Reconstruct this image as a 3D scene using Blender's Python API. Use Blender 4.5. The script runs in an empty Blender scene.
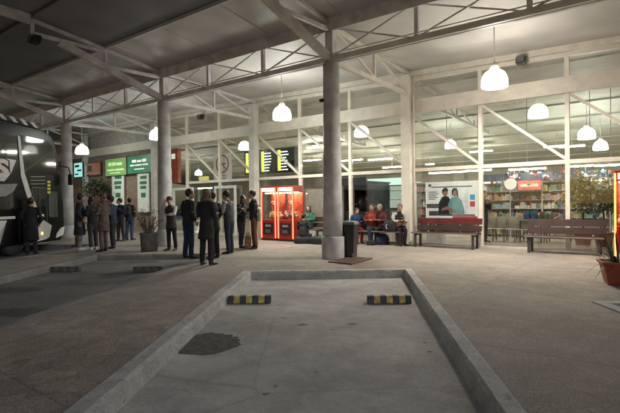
import bpy, bmesh, math, random
from mathutils import Vector, Matrix, noise
random.seed(7)
PI=math.pi
SC=bpy.context.scene; C=SC.collection
# ------------------------------------------------------------ camera, sky, exposure
F,HY,ROLL,TH,CH=461.65,202.95,.0118,math.radians(36.92),1.395
PITCH=math.atan((206.5-HY)/F)
cd=bpy.data.cameras.new('camera'); cam=bpy.data.objects.new('camera',cd); C.objects.link(cam)
cd.sensor_width=36; cd.lens=F/620*36; cd.clip_end=600; cd.clip_start=.05
cam.matrix_world=Matrix.Translation((0,0,CH))@Matrix.Rotation(PI/2-PITCH,4,'X')@Matrix.Rotation(-ROLL,4,'Z')
SC.camera=cam
w=bpy.data.worlds.new('World'); SC.world=w; w.use_nodes=True
wn=w.node_tree; wn.nodes.clear()
sky=wn.nodes.new('ShaderNodeTexSky'); sky.sky_type='NISHITA'; sky.sun_disc=False
sky.sun_elevation=math.radians(14); sky.sun_rotation=math.radians(200)
bg=wn.nodes.new('ShaderNodeBackground'); bg.inputs['Strength'].default_value=.022
wo=wn.nodes.new('ShaderNodeOutputWorld')
wn.links.new(sky.outputs[0],bg.inputs[0]); wn.links.new(bg.outputs[0],wo.inputs[0])
sl=bpy.data.lights.new('night_fill','SUN'); sl.energy=.50; sl.angle=math.radians(25); sl.color=(.86,.91,1)  # added soft fill from behind the camera, not a real source
so=bpy.data.objects.new('night_fill',sl); C.objects.link(so); so.rotation_euler=(math.radians(68),0,math.radians(32))
SC.view_settings.view_transform='Standard'; SC.view_settings.look='None'
SC.view_settings.exposure=0.38; SC.view_settings.gamma=1; SC.view_settings.use_curve_mapping=False
SC.render.engine='CYCLES'
try:
    SC.cycles.use_light_tree=True; SC.cycles.max_bounces=8; SC.cycles.transparent_max_bounces=24
    SC.cycles.sample_clamp_indirect=4
except Exception: pass

# ------------------------------------------------------------ surveying helpers
cT,sT=math.cos(TH),math.sin(TH)
def W(s,n,z=0): return Vector((s*cT+n*sT,-s*sT+n*cT,z))          # building frame -> world
def ray(x,y):
    dx,dy=x-310,y-206.5; cr,sr=math.cos(ROLL),math.sin(ROLL)
    u=dx*cr-dy*sr; v=dx*sr+dy*cr; c,s=math.cos(PITCH),math.sin(PITCH)
    return Vector((u,F*c-v*s,-F*s-v*c))
def at(x,y,z=0):
    r=ray(x,y); t=(z-CH)/r.z; return Vector((r.x*t,r.y*t,z))
def sn(x,y,n):                                                     # point on the plane n=const
    r=ray(x,y); t=n/(r.x*sT+r.y*cT); p=r*t
    return p.x*cT-p.y*sT, p.z+CH
def sx(x,n): return sn(x,235,n)[0]

# ------------------------------------------------------------ materials
MATS={}
def mat(name,col,rough=.6,var=.12,scale=6,bump=0,metal=0,emit=0,ecol=None,spec=None,bscale=None,detail=5):
    if name in MATS: return MATS[name]
    m=bpy.data.materials.new(name); m.use_nodes=True; nt=m.node_tree; b=nt.nodes['Principled BSDF']
    b.inputs['Roughness'].default_value=rough; b.inputs['Metallic'].default_value=metal
    if spec is not None: b.inputs['Specular IOR Level'].default_value=spec
    tc=nt.nodes.new('ShaderNodeTexCoord'); nz=nt.nodes.new('ShaderNodeTexNoise')
    nz.inputs['Scale'].default_value=scale; nz.inputs['Detail'].default_value=detail
    nt.links.new(tc.outputs['Object'],nz.inputs['Vector'])
    rp=nt.nodes.new('ShaderNodeValToRGB'); a=[max(0,c*(1-var*2)) for c in col]; d=[min(1,c*(1+var*2)) for c in col]
    rp.color_ramp.elements[0].position=.25; rp.color_ramp.elements[0].color=(*a,1)
    rp.color_ramp.elements[1].position=.75; rp.color_ramp.elements[1].color=(*d,1)
    nt.links.new(nz.outputs['Fac'],rp.inputs[0]); nt.links.new(rp.outputs[0],b.inputs['Base Color'])
    if bump:
        n2=nt.nodes.new('ShaderNodeTexNoise'); n2.inputs['Scale'].default_value=bscale or scale*4
        nt.links.new(tc.outputs['Object'],n2.inputs['Vector'])
        bp=nt.nodes.new('ShaderNodeBump'); bp.inputs['Strength'].default_value=bump; bp.inputs['Distance'].default_value=.02
        nt.links.new(n2.outputs['Fac'],bp.inputs['Height']); nt.links.new(bp.outputs[0],b.inputs['Normal'])
    if emit:
        b.inputs['Emission Color'].default_value=(*(ecol or col),1); b.inputs['Emission Strength'].default_value=emit
    MATS[name]=m; return m
def glass(name,tint=(.97,.975,.95),refl=.09,rough=.02):
    if name in MATS: return MATS[name]
    m=bpy.data.materials.new(name); m.use_nodes=True; nt=m.node_tree; nt.nodes.clear()
    o=nt.nodes.new('ShaderNodeOutputMaterial'); mx=nt.nodes.new('ShaderNodeMixShader')
    t=nt.nodes.new('ShaderNodeBsdfTransparent'); t.inputs[0].default_value=(*tint,1)
    g=nt.nodes.new('ShaderNodeBsdfGlossy'); g.inputs['Roughness'].default_value=rough
    fr=nt.nodes.new('ShaderNodeLayerWeight'); fr.inputs[0].default_value=.25
    ml=nt.nodes.new('ShaderNodeMath'); ml.operation='MULTIPLY_ADD'; ml.inputs[1].default_value=.3; ml.inputs[2].default_value=refl
    nt.links.new(fr.outputs['Fresnel'],ml.inputs[0]); nt.links.new(ml.outputs[0],mx.inputs[0])
    nt.links.new(t.outputs[0],mx.inputs[1]); nt.links.new(g.outputs[0],mx.inputs[2]); nt.links.new(mx.outputs[0],o.inputs[0])
    MATS[name]=m; return m
def emis(name,col,st):
    if name in MATS: return MATS[name]
    m=bpy.data.materials.new(name); m.use_nodes=True; nt=m.node_tree; nt.nodes.clear()
    o=nt.nodes.new('ShaderNodeOutputMaterial'); e=nt.nodes.new('ShaderNodeEmission')
    e.inputs[0].default_value=(*col,1); e.inputs[1].default_value=st; nt.links.new(e.outputs[0],o.inputs[0])
    MATS[name]=m; return m

def ground_mat(name,base,kind):
    m=bpy.data.materials.new(name); m.use_nodes=True; nt=m.node_tree; L=nt.links; b=nt.nodes['Principled BSDF']
    N=lambda t:nt.nodes.new(t)
    tc=N('ShaderNodeTexCoord'); mp=N('ShaderNodeMapping'); L.new(tc.outputs['Object'],mp.inputs[0]); mp.inputs['Rotation'].default_value=(0,0,TH if kind in('paver','crazy') else 0)
    def mul(a,bb,fac=1,mode='MULTIPLY'):
        x=N('ShaderNodeMixRGB'); x.blend_type=mode; x.inputs[0].default_value=fac
        L.new(a,x.inputs[1]); 
        if isinstance(bb,tuple): x.inputs[2].default_value=bb
        else: L.new(bb,x.inputs[2])
        return x.outputs[0]
    def nz(scale,lo,hi,c0,c1,det=6,dist=0,rough=.6):
        n=N('ShaderNodeTexNoise'); n.inputs['Scale'].default_value=scale; n.inputs['Detail'].default_value=det; n.inputs['Distortion'].default_value=dist; n.inputs['Roughness'].default_value=rough
        L.new(mp.outputs[0],n.inputs['Vector']); r=N('ShaderNodeValToRGB'); r.color_ramp.elements[0].position=lo; r.color_ramp.elements[1].position=hi
        r.color_ramp.elements[0].color=(*[c0]*3,1); r.color_ramp.elements[1].color=(*[c1]*3,1); L.new(n.outputs['Fac'],r.inputs[0]); return r.outputs[0],n
    rgb=N('ShaderNodeRGB'); rgb.outputs[0].default_value=(*base,1); col=rgb.outputs[0]
    a,_=nz(.55,.3,.7,.72,1.22); col=mul(col,a)
    a,_=nz(3.1,.3,.7,.82,1.15,8,.6); col=mul(col,a)
    h=None
    if kind in('paver','crazy'):
        v=N('ShaderNodeTexVoronoi'); v.inputs['Scale'].default_value=70; L.new(mp.outputs[0],v.inputs['Vector'])
        r=N('ShaderNodeValToRGB'); r.color_ramp.elements[0].position=.05; r.color_ramp.elements[0].color=(1.5,1.45,1.35,1); r.color_ramp.elements[1].position=.45; r.color_ramp.elements[1].color=(.68,.68,.7,1)
        L.new(v.outputs['Distance'],r.inputs[0]); col=mul(col,r.outputs[0],.75)
        a,_=nz(90,.4,.62,.72,1.35,3); col=mul(col,a,.8)
        a,_=nz(22,.3,.7,.8,1.2,4); col=mul(col,a,.8)
        h=v.outputs['Distance']
    if kind in('paver','crazy'):
        bt=N('ShaderNodeTexBrick'); L.new(mp.outputs[0],bt.inputs['Vector']); bt.inputs['Scale'].default_value=1
        bt.inputs['Color1'].default_value=(1,1,1,1); bt.inputs['Color2'].default_value=(.93,.92,.9,1); bt.inputs['Mortar'].default_value=(.66,.63,.61,1)
        bt.inputs['Mortar Size'].default_value=.009; bt.inputs['Brick Width'].default_value=2.3; bt.inputs['Row Height'].default_value=1.53; bt.offset=0
        col=mul(col,bt.outputs[0],.8)
    if kind=='crazy':
        sp0=N('ShaderNodeSeparateXYZ'); L.new(tc.outputs['Object'],sp0.inputs[0]); mr=N('ShaderNodeMapRange'); mr.inputs['From Min'].default_value=7.6; mr.inputs['From Max'].default_value=4.2
        L.new(sp0.outputs['Y'],mr.inputs['Value'])
        def mulf(a,b_,k):
            x=N('ShaderNodeMixRGB'); x.blend_type='MULTIPLY'; q=N('ShaderNodeMath'); q.operation='MULTIPLY'; q.inputs[1].default_value=k; L.new(mr.outputs[0],q.inputs[0]); L.new(q.outputs[0],x.inputs[0]); L.new(a,x.inputs[1]); L.new(b_,x.inputs[2]); return x.outputs[0]
        ds,_n=nz(1.2,0,1,0,1)
        v2=N('ShaderNodeTexVoronoi'); v2.feature='DISTANCE_TO_EDGE'; v2.inputs['Scale'].default_value=4.2
        ad=N('ShaderNodeVectorMath'); ad.operation='MULTIPLY_ADD'; ad.inputs[1].default_value=(.35,.35,0); L.new(_n.outputs['Color'],ad.inputs[0]); L.new(mp.outputs[0],ad.inputs[2]); L.new(ad.outputs[0],v2.inputs['Vector'])
        r=N('ShaderNodeValToRGB'); r.color_ramp.elements[0].position=.0; r.color_ramp.elements[0].color=(.45,.4,.38,1); r.color_ramp.elements[1].position=.035; r.color_ramp.elements[1].color=(1,1,1,1)
        L.new(v2.outputs['Distance'],r.inputs[0]); col=mulf(col,r.outputs[0],.45)
        v3=N('ShaderNodeTexVoronoi'); v3.inputs['Scale'].default_value=4.2; L.new(ad.outputs[0],v3.inputs['Vector'])
        r3=N('ShaderNodeValToRGB'); r3.color_ramp.elements[0].color=(.6,.55,.53,1); r3.color_ramp.elements[1].color=(1.4,1.28,1.2,1); sp=N('ShaderNodeSeparateColor'); L.new(v3.outputs['Color'],sp.inputs[0]); L.new(sp.outputs[0],r3.inputs[0])
        col=mulf(col,r3.outputs[0],.5)
    if kind in('concrete','kerb','asphalt'):
        a,_=nz(38,.3,.7,.86,1.12,6); col=mul(col,a)
        a,_=nz(1.7,.54,.72,1,.84,7,.6); col=mul(col,a)          # stains
        a,_=nz(9,.66,.70,1,.6,3); col=mul(col,a,.3)               # oil spots
        if kind=='concrete':
            a,_=nz(.35,.35,.65,1.12,.85,3,.5); col=mul(col,a)
            v4=N('ShaderNodeTexVoronoi'); v4.feature='DISTANCE_TO_EDGE'; v4.inputs['Scale'].default_value=.42
            ad=N('ShaderNodeVectorMath'); ad.operation='MULTIPLY_ADD'; ad.inputs[1].default_value=(.5,.5,0); L.new(_.outputs['Color'],ad.inputs[0]); L.new(mp.outputs[0],ad.inputs[2]); L.new(ad.outputs[0],v4.inputs['Vector'])
            r=N('ShaderNodeValToRGB'); r.color_ramp.elements[0].color=(.6,.58,.55,1); r.color_ramp.elements[1].position=.006; r.color_ramp.elements[1].color=(1,1,1,1); L.new(v4.outputs['Distance'],r.inputs[0]); col=mul(col,r.outputs[0],.4)
        if kind=='kerb':
            a,_=nz(14,.55,.6,1,.55,8,2); col=mul(col,a,.6)
    if kind=='hall':
        b.inputs['Roughness'].default_value=.25
    L.new(col,b.inputs['Base Color'])
    n2=N('ShaderNodeTexNoise'); n2.inputs['Scale'].default_value=30; n2.inputs['Detail'].default_value=8; L.new(mp.outputs[0],n2.inputs['Vector'])
    bp=N('ShaderNodeBump'); bp.inputs['Strength'].default_value=.25; bp.inputs['Distance'].default_value=.004; L.new(h or n2.outputs['Fac'],bp.inputs['Height'])
    if kind!='hall': L.new(bp.outputs[0],b.inputs['Normal'])
    rr,_=nz(1.1,.3,.7,.75,.95); b.inputs['Specular IOR Level'].default_value=.18
    if kind!='hall': L.new(rr,b.inputs['Roughness'])
    MATS[name]=m; return m

# ------------------------------------------------------------ mesh helpers
def new(): return bmesh.new()
def box(bm,x0,x1,y0,y1,z0,z1):
    v=[bm.verts.new(p) for p in((x0,y0,z0),(x1,y0,z0),(x1,y1,z0),(x0,y1,z0),(x0,y0,z1),(x1,y0,z1),(x1,y1,z1),(x0,y1,z1))]
    for f in((3,2,1,0),(4,5,6,7),(0,1,5,4),(1,2,6,5),(2,3,7,6),(3,0,4,7)): bm.faces.new([v[i] for i in f])
    return bm
def rings(bm,rs,cap=True,closed=True):
    R=[[bm.verts.new(p) for p in r] for r in rs]
    k=len(R[0])
    for a,b in zip(R,R[1:]):
        for i in range(k if closed else k-1): bm.faces.new((a[i],a[(i+1)%k],b[(i+1)%k],b[i]))
    if cap:
        try: bm.faces.new(R[0][::-1]); bm.faces.new(R[-1])
        except ValueError: pass
    return bm
def frame_of(d):
    d=Vector(d).normalized(); u=Vector((0,0,1)) if abs(d.z)<.95 else Vector((0,1,0))
    a=d.cross(u).normalized(); return a,a.cross(d).normalized()*1
def tube(bm,pts,rad,k=10,flat=None):
    pts=[Vector(p) for p in pts]; rs=[]
    for i,p in enumerate(pts):
        d=(pts[min(i+1,len(pts)-1)]-pts[max(i-1,0)]); a,b=frame_of(d); r=rad[i] if isinstance(rad,(list,tuple)) else rad
        ra,rb=(r if isinstance(r,(list,tuple)) else (r,r))
        rs.append([p+a*ra*math.cos(t*2*PI/k)+b*rb*math.sin(t*2*PI/k) for t in range(k)])
    return rings(bm,rs)
def bar(bm,p,q,wd,ht=None):                                        # square section member
    p,q=Vector(p),Vector(q); ht=ht or wd; a,b=frame_of(q-p)
    rings(bm,[[c+a*x*wd/2+b*y*ht/2 for x,y in((-1,-1),(1,-1),(1,1),(-1,1))] for c in(p,q)]); return bm
def lathe(bm,prof,k=24,c=(0,0,0)):
    c=Vector(c); rings(bm,[[c+Vector((r*math.cos(t*2*PI/k),r*math.sin(t*2*PI/k),z)) for t in range(k)] for r,z in prof]); return bm
def prism(bm,poly,x0,x1,ax='x'):
    def P(a,b,t): return (t,a,b) if ax=='x' else ((a,t,b) if ax=='y' else (a,b,t))
    A=[bm.verts.new(P(a,b,x0)) for a,b in poly]; B=[bm.verts.new(P(a,b,x1)) for a,b in poly]; k=len(poly)
    f1=bm.faces.new(A[::-1]); f2=bm.faces.new(B)
    for i in range(k): bm.faces.new((A[i],A[(i+1)%k],B[(i+1)%k],B[i]))
    bmesh.ops.triangulate(bm,faces=[f1,f2]); return bm
def obj(name,bm,m,parent=None,smooth=False,bev=0,loc=None,rot=None):
    bmesh.ops.recalc_face_normals(bm,faces=bm.faces[:])
    me=bpy.data.meshes.new(name); bm.to_mesh(me); bm.free()
    for x in (m if isinstance(m,list) else [m]): me.materials.append(x)
    if smooth:
        for p in me.polygons: p.use_smooth=True
    o=bpy.data.objects.new(name,me); C.objects.link(o)
    if parent: o.parent=parent
    if loc is not None: o.location=loc
    if rot is not None: o.rotation_euler=(0,0,rot)
    if bev:
        b=o.modifiers.new('b','BEVEL'); b.width=bev; b.segments=2; b.limit_method='ANGLE'
    return o
def tag(o,label=None,cat=None,group=None,kind=None):
    if label: o['label']=label
    if cat: o['category']=cat
    if group: o['group']=group
    if kind: o['kind']=kind
    return o
def thing(name,label,cat,loc=(0,0,0),rz=0,group=None):
    o=bpy.data.objects.new(name,None); o.empty_display_size=.2; C.objects.link(o); o.location=loc; o.rotation_euler=(0,0,rz)
    return tag(o,label,cat,group)
def bthing(name,label,cat,s,n,z=0,group=None,dr=0): return thing(name,label,cat,W(s,n,z),-TH+dr,group)
def dup(root,loc=None,rz=None,label=None):
    def cp(o,par):
        c=o.copy(); C.objects.link(c); c.parent=par
        for ch in list(o.children): cp(ch,c)
        return c
    r=cp(root,None)
    if loc is not None: r.location=loc
    if rz is not None: r.rotation_euler=(0,0,rz)
    if label: r['label']=label
    return r
def text(body,size,m,parent,loc,rot,name='lettering',ext=.004,sx_=1,bold=0):
    cu=bpy.data.curves.new(name,'FONT'); cu.body=body; cu.size=size; cu.extrude=ext; cu.align_x='CENTER'; cu.align_y='CENTER'; cu.offset=bold
    t=bpy.data.objects.new(name,cu); C.objects.link(t)
    me=bpy.data.meshes.new_from_object(t.evaluated_get(bpy.context.evaluated_depsgraph_get())); bpy.data.objects.remove(t)
    me.materials.clear(); me.materials.append(m)
    o=bpy.data.objects.new(name,me); C.objects.link(o); o.parent=parent; o.location=loc; o.rotation_euler=rot; o.scale=(sx_,1,1); return o

# ------------------------------------------------------------ palette
M_steel=mat('painted_steel',(.62,.60,.57),.5,.1,3,.1)
M_steeld=mat('dull_steel',(.62,.61,.64),.55,.15,3,.1)
M_white=mat('cream_frame',(.74,.70,.62),.45,.06,4)
M_conc=mat('column_concrete',(.46,.46,.47),.7,.16,3.5,.25,bscale=30)
M_roof=mat('roof_sheet',(.52,.51,.49),.55,.14,.7,.12,bscale=5)
M_roofsh=mat('shaded_roof_sheet',(.20,.20,.21),.5,.15,.8,.1,bscale=5)  # roof sheet with the shade over the bays put into its colour
M_ceil=mat('hall_ceiling_sheet',(.55,.57,.50),.6,.15,.6)
M_black=mat('black_plastic',(.018,.018,.02),.35,.2,8)
M_dark=mat('dark_metal',(.05,.05,.055),.4,.2,8)
M_glass=glass('window_glass')
M_pav=ground_mat('aggregate_paving',(.33,.295,.26),'paver')
M_crazy=ground_mat('broken_stone_paving',(.32,.285,.255),'crazy')
M_bay=ground_mat('bay_concrete',(.40,.385,.37),'concrete')
M_kerb=ground_mat('kerb_concrete',(.42,.41,.40),'kerb')
M_kerbd=ground_mat('dark_kerb_concrete',(.20,.19,.18),'kerb')  # darker kerb tone for the left bays
M_road=ground_mat('worn_asphalt',(.12,.12,.12),'asphalt')
M_hall=ground_mat('hall_tiles',(.42,.36,.30),'hall')
LAMPC=(1.0,.86,.66)

# ------------------------------------------------------------ ground
FZ=-.145
tag(obj('road',box(new(),-150,150,-150,150,FZ-.3,FZ-.006),M_road),kind='structure')
BAY=[(-1.386,9.504),(2.079,9.52),(1.395,3.0),(-1.66,3.2)]     # FL,FR,NR,NL
def ext(p,q,y):                                                 # point on line p->q at given y
    t=(y-p[1])/(q[1]-p[1]); return (p[0]+(q[0]-p[0])*t,y)
OFF={-2:(9.98,-6.88),-1:(5.2,-3.25),0:(0,0),1:(-4.78,3.63),2:(-9.56,7.26),3:(-14.34,10.89),4:(-19.12,14.52)}
def corners(i):
    ox,oy=OFF[i]; FL,FR,NR,NL=[(x+ox,y+oy) for x,y in BAY]; yn=min(-3,oy-3)
    return FL,FR,ext(FR,NR,oy-3.0),ext(FL,NL,oy-3.0)
order=[-2,-1,0,1,2,3,4]
out=[]
for i in order:
    FL,FR,NR,NL=corners(i); out+= [NR,FR,FL,NL]
bm=new()
# pavement: one slab per bay head and one finger (island) between bays
back=[tuple(W(s,13.98)[:2]) for s in(26,-46)]
poly=[]
for i in order:
    FL,FR,_,_=corners(i); poly+=[FR,FL]
poly=[(poly[0][0]+12,poly[0][1]-8)]+poly
poly=poly+[(poly[-1][0]-16,poly[-1][1]+12)]
allp=poly+[back[1],back[0]]
def slab(bm,pts,z0,z1): prism(bm,pts,z0,z1,'z')
slab(bm,allp,FZ-.1,0)
tag(obj('pavement',bm,M_pav),kind='structure')
for a,b in zip(order,order[1:]):
    FLa,_,_,NLa=corners(a); _,FRb,NRb,_=corners(b)
    bm=new(); p=[FLa,(FLa[0]+(NLa[0]-FLa[0]),NLa[1]),NRb,FRb]
    slab(bm,[FLa,NLa,NRb,FRb],FZ-.1,-.002)
    tag(obj('island_paving' ,bm,M_crazy if a>=0 else M_pav),kind='structure')
bm=new()
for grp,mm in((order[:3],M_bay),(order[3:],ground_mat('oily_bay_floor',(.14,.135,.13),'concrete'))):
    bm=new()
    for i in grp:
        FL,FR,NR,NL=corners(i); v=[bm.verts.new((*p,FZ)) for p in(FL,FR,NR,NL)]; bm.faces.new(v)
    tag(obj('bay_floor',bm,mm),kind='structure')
bm=new()
def puddle(bm,c,rx,ry,seed):
    bm.faces.new([bm.verts.new((c.x+rx*math.cos(a)*(1+.35*noise.noise(V0((math.cos(a)*2,math.sin(a)*2,seed)))),c.y+ry*math.sin(a)*(1+.35*noise.noise(V0((math.cos(a)*2,math.sin(a)*2,seed+5)))),FZ+.003)) for a in[k*PI/24 for k in range(48)]])
V0=Vector
for px,py,rx,ry in((303,325,.07,.05),(352,324,.06,.035),(332,330,.03,.02),(430,352,.03,.02),(425,343,.025,.02),(284,318,.05,.02),(316,372,.02,.02),(266,394,.03,.02),(276,386,.02,.02)): puddle(bm,at(px,py,FZ),rx,ry,px)
tag(obj('oil_spots',bm,mat('oil_spot',(.14,.13,.12),.8,.3,30)),kind='structure')
bm=new()
for px,py,rx,ry in((25,312,.8,.3),(95,283,.7,.25),(140,262,.5,.2),(10,290,.6,.3)): puddle(bm,at(px,py,FZ),rx,ry,px)
tag(obj('oil_stains',bm,mat('oil_stain',(.05,.048,.045),.7,.3,6)),kind='structure')
# kerbs (one per bay, mitred U shape, slightly worn outline)
def kerb(i):
    FL,FR,NR,NL=[Vector((*p,0)) for p in corners(i)]; kw=.17; bm=new()
    rnd=random.Random(i+9)
    cl=Vector((kw,-kw,0)); cr=Vector((-kw,-kw,0)); outer=[NL,FL,FR,NR]
    inner=[NL+Vector((kw,0,0)),FL+cl,FR+cr,NR-Vector((kw,0,0))]
    O=[];I=[]
    for a in range(3):
        n=28
        for k in range(n if a<2 else n+1):
            t=k/n; O.append(outer[a].lerp(outer[a+1],t)); I.append(inner[a].lerp(inner[a+1],t))
    sec=[]
    for o,j in zip(O,I):
        d=(j-o).normalized(); w=(j-o).length; q=lambda s:(rnd.random()-.5)*s
        top=(.022 if i<1 else .004)+.006*noise.noise(o*2.0)
        sec.append([o-d*.0+Vector((0,0,-.05)),o+Vector((0,0,top-.008)),o+d*.02+Vector((0,0,top)),o+d*(w-.03+q(.008))+Vector((0,0,top-.002+q(.004))),o+d*(w+q(.02)-.035*max(0,noise.noise(o*3.1)))+Vector((0,0,top-.03-.03*max(0,noise.noise(o*2.3+Vector((4,1,0)))))),j+d*(.03+q(.006))+Vector((0,0,FZ+.003)),j+Vector((0,0,FZ-.05))])
    rings(bm,sec,closed=False,cap=False)
    tag(obj('kerb',bm,M_kerb if i<1 else M_kerbd),kind='structure')
for i in order: kerb(i)
# asphalt patch in the bay (irregular)
c=at(201,343,FZ); bm=new(); vs=[]
for k in range(120):
    a=k*2*PI/120; r=1+.16*noise.noise(Vector((math.cos(a)*1.5,math.sin(a)*1.5,3)))+.12*noise.noise(Vector((math.cos(a)*7,math.sin(a)*7,1)))
    vs.append(bm.verts.new((c.x+.43*r*math.cos(a)+(.02 if a>3 else 0),c.y+.37*r*math.sin(a),FZ+.006)))
bm.faces.new(vs)
tag(obj('tar_patch',bm,mat('tar_patch',(.075,.072,.066),.95,.3,14,.5,bscale=60)),kind='structure')
# hall floor behind the glass
bm=new(); p=[tuple(W(s,n)[:2]) for s,n in((26,13.985),(-46,13.985),(-46,40),(26,40))]; slab(bm,p,-.2,.002)
tag(obj('hall_floor',bm,M_hall),kind='structure')

# wheel stops
def wheel_stop(c,rz,label,ym=None):
    t=thing('wheel_stop',label,'wheel stop',c,rz,'rubber wheel stops in the bays')
    prof=[(-.085,0),(.085,0),(.06,.10),(.045,.115),(-.045,.115),(-.06,.10)]
    obj('block',prism(new(),prof,-.33,.33,'x'),M_rub,t,bev=.008)
    for k in range(3):
        x0=-.235+k*.19; s=[(-.0865,.012),(-.0625,.098),(-.0465,.1165),(.0465,.1165),(.0625,.098),(.0865,.012)]
        bm=new(); rings(bm,[[(x0,a,b) for a,b in s],[(x0+.09,a,b) for a,b in s]],cap=False,closed=False)
        obj('yellow_band',bm,ym or M_yel,t)
    return t
M_rub=mat('worn_rubber',(.05,.05,.06),.7,.25,14,.2); M_yel=mat('faded_yellow',(.48,.38,.12),.7,.3,16)
for px,py,lab in((249,304,'black and yellow wheel stop near the tar patch, left of two in the central bay'),(390,304,'black and yellow wheel stop on the right of the central bay')):
    p=at(px,py,FZ); wheel_stop((p.x,p.y+.085,FZ),math.radians(0),lab)
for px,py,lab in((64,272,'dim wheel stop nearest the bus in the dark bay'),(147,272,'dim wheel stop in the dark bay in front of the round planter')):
    p=at(px,py,FZ); wheel_stop((p.x,p.y+.085,FZ),0,lab,mat('dark_yellow',(.11,.09,.05),.8,.3,14))  # darker yellow bands on the stops of the left bay

# ------------------------------------------------------------ building frame data
nF,nA=14.125,9.58; s1,S=-6.49,6.86
hB,hB2,hC=4.27,4.70,2.425; hLC,hUC=4.89,5.91
COLS=[s1+S*k for k in range(-4,2)]
def hT(s):
    s=max(-20,min(5,s)); return .9*(6.0376-.021*(s/.9+12))
GC='tapered concrete columns of the outer row'
names={0:'nearest tapered concrete column, beside the black bin',-1:'tapered concrete column behind the group in dark coats',-2:'dark concrete column between the bus and the waiting group',-3:'far concrete column hidden behind the bus',-4:'farthest concrete column beyond the bus',1:'concrete column at the far right outside the picture'}
for k,s in zip(range(-4,2),COLS):
    t=bthing('concrete_column',names[k],'column',s,nA,0,GC)
    obj('shaft',lathe(new(),[(.245,.55),(.24,1.2),(.228,2.6),(.227,2.603),(.220,2.61),(.207,4.2),(.20,4.86)],28),M_conc,t,True)
    obj('base_drum',lathe(new(),[(.285,0),(.285,.53),(.275,.552),(.2,.556)],28),M_conc,t,True,bev=.004)
    obj('top_post',box(new(),-.11,.11,-.09,.09,4.86,5.95),M_steeld,t)
for k,s in zip(range(-4,2),COLS):
    lab={0:'cream boxed steel column of the glazed front by the red bench',-1:'grey steel column of the glazed front behind the hanging board',-2:'steel column of the glazed front near the green signs'}.get(k,'steel column of the glazed front, beyond the picture')
    lab={-3:'steel column of the glazed front far left behind the waiting group',-4:'farthest left steel column of the glazed front',1:'rightmost steel column of the glazed front'}.get(k,lab)
    t=bthing('steel_column',lab,'column',s,nF-.22,0,'steel columns of the glazed front')
    obj('shaft',box(new(),-.15,.15,-.12,.12,0,5.5),M_white if k>=0 else M_steel,t,bev=.01)
    obj('base_plate',box(new(),-.2,.2,-.17,.17,0,.02),M_steeld,t)

# trusses along the outer column row
def seg(bm,a,b,wd=.07,ht=None): bar(bm,a,b,wd,ht)
for k in range(-4,1):
    s0=COLS[k+4]; t=bthing('roof_truss',{0:'grey lattice truss to the right of the nearest column',-1:'grey lattice truss between the nearest column and the second one',-2:'lattice truss between the second and third concrete columns',-3:'lattice truss above the bus',-4:'farthest lattice truss of the outer row'}[k],'truss',s0,nA,0,'trusses along the outer columns')
    up=.0
    bm=new(); box(bm,.1,S-.1,-.10,-.02,hLC,hLC+.13); box(bm,.1,S-.1,.02,.10,hLC,hLC+.13); box(bm,.1,S-.1,-.02,.02,hLC+.03,hLC+.05)
    obj('lower_chord',bm,M_steeld if k<0 else M_steel,t)
    obj('upper_chord',box(new(),.1,S-.1,-.12,.12,hUC-.17,hUC+.02),M_steeld,t)
    for j in range(3):
        a,b=j*S/3,(j+1)*S/3
        if j: obj('post',bar(new(),(a,0,hLC+.13),(a,0,hUC-.17),.09),M_steeld,t)
        bm=new(); bar(bm,(a+.06,-.03,hLC+.12),(b-.06,-.03,hUC-.17),.035); bar(bm,(a+.06,.03,hUC-.17),(b-.06,.03,hLC+.12),.035)
        obj('cross_brace',bm,M_steeld,t)
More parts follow.
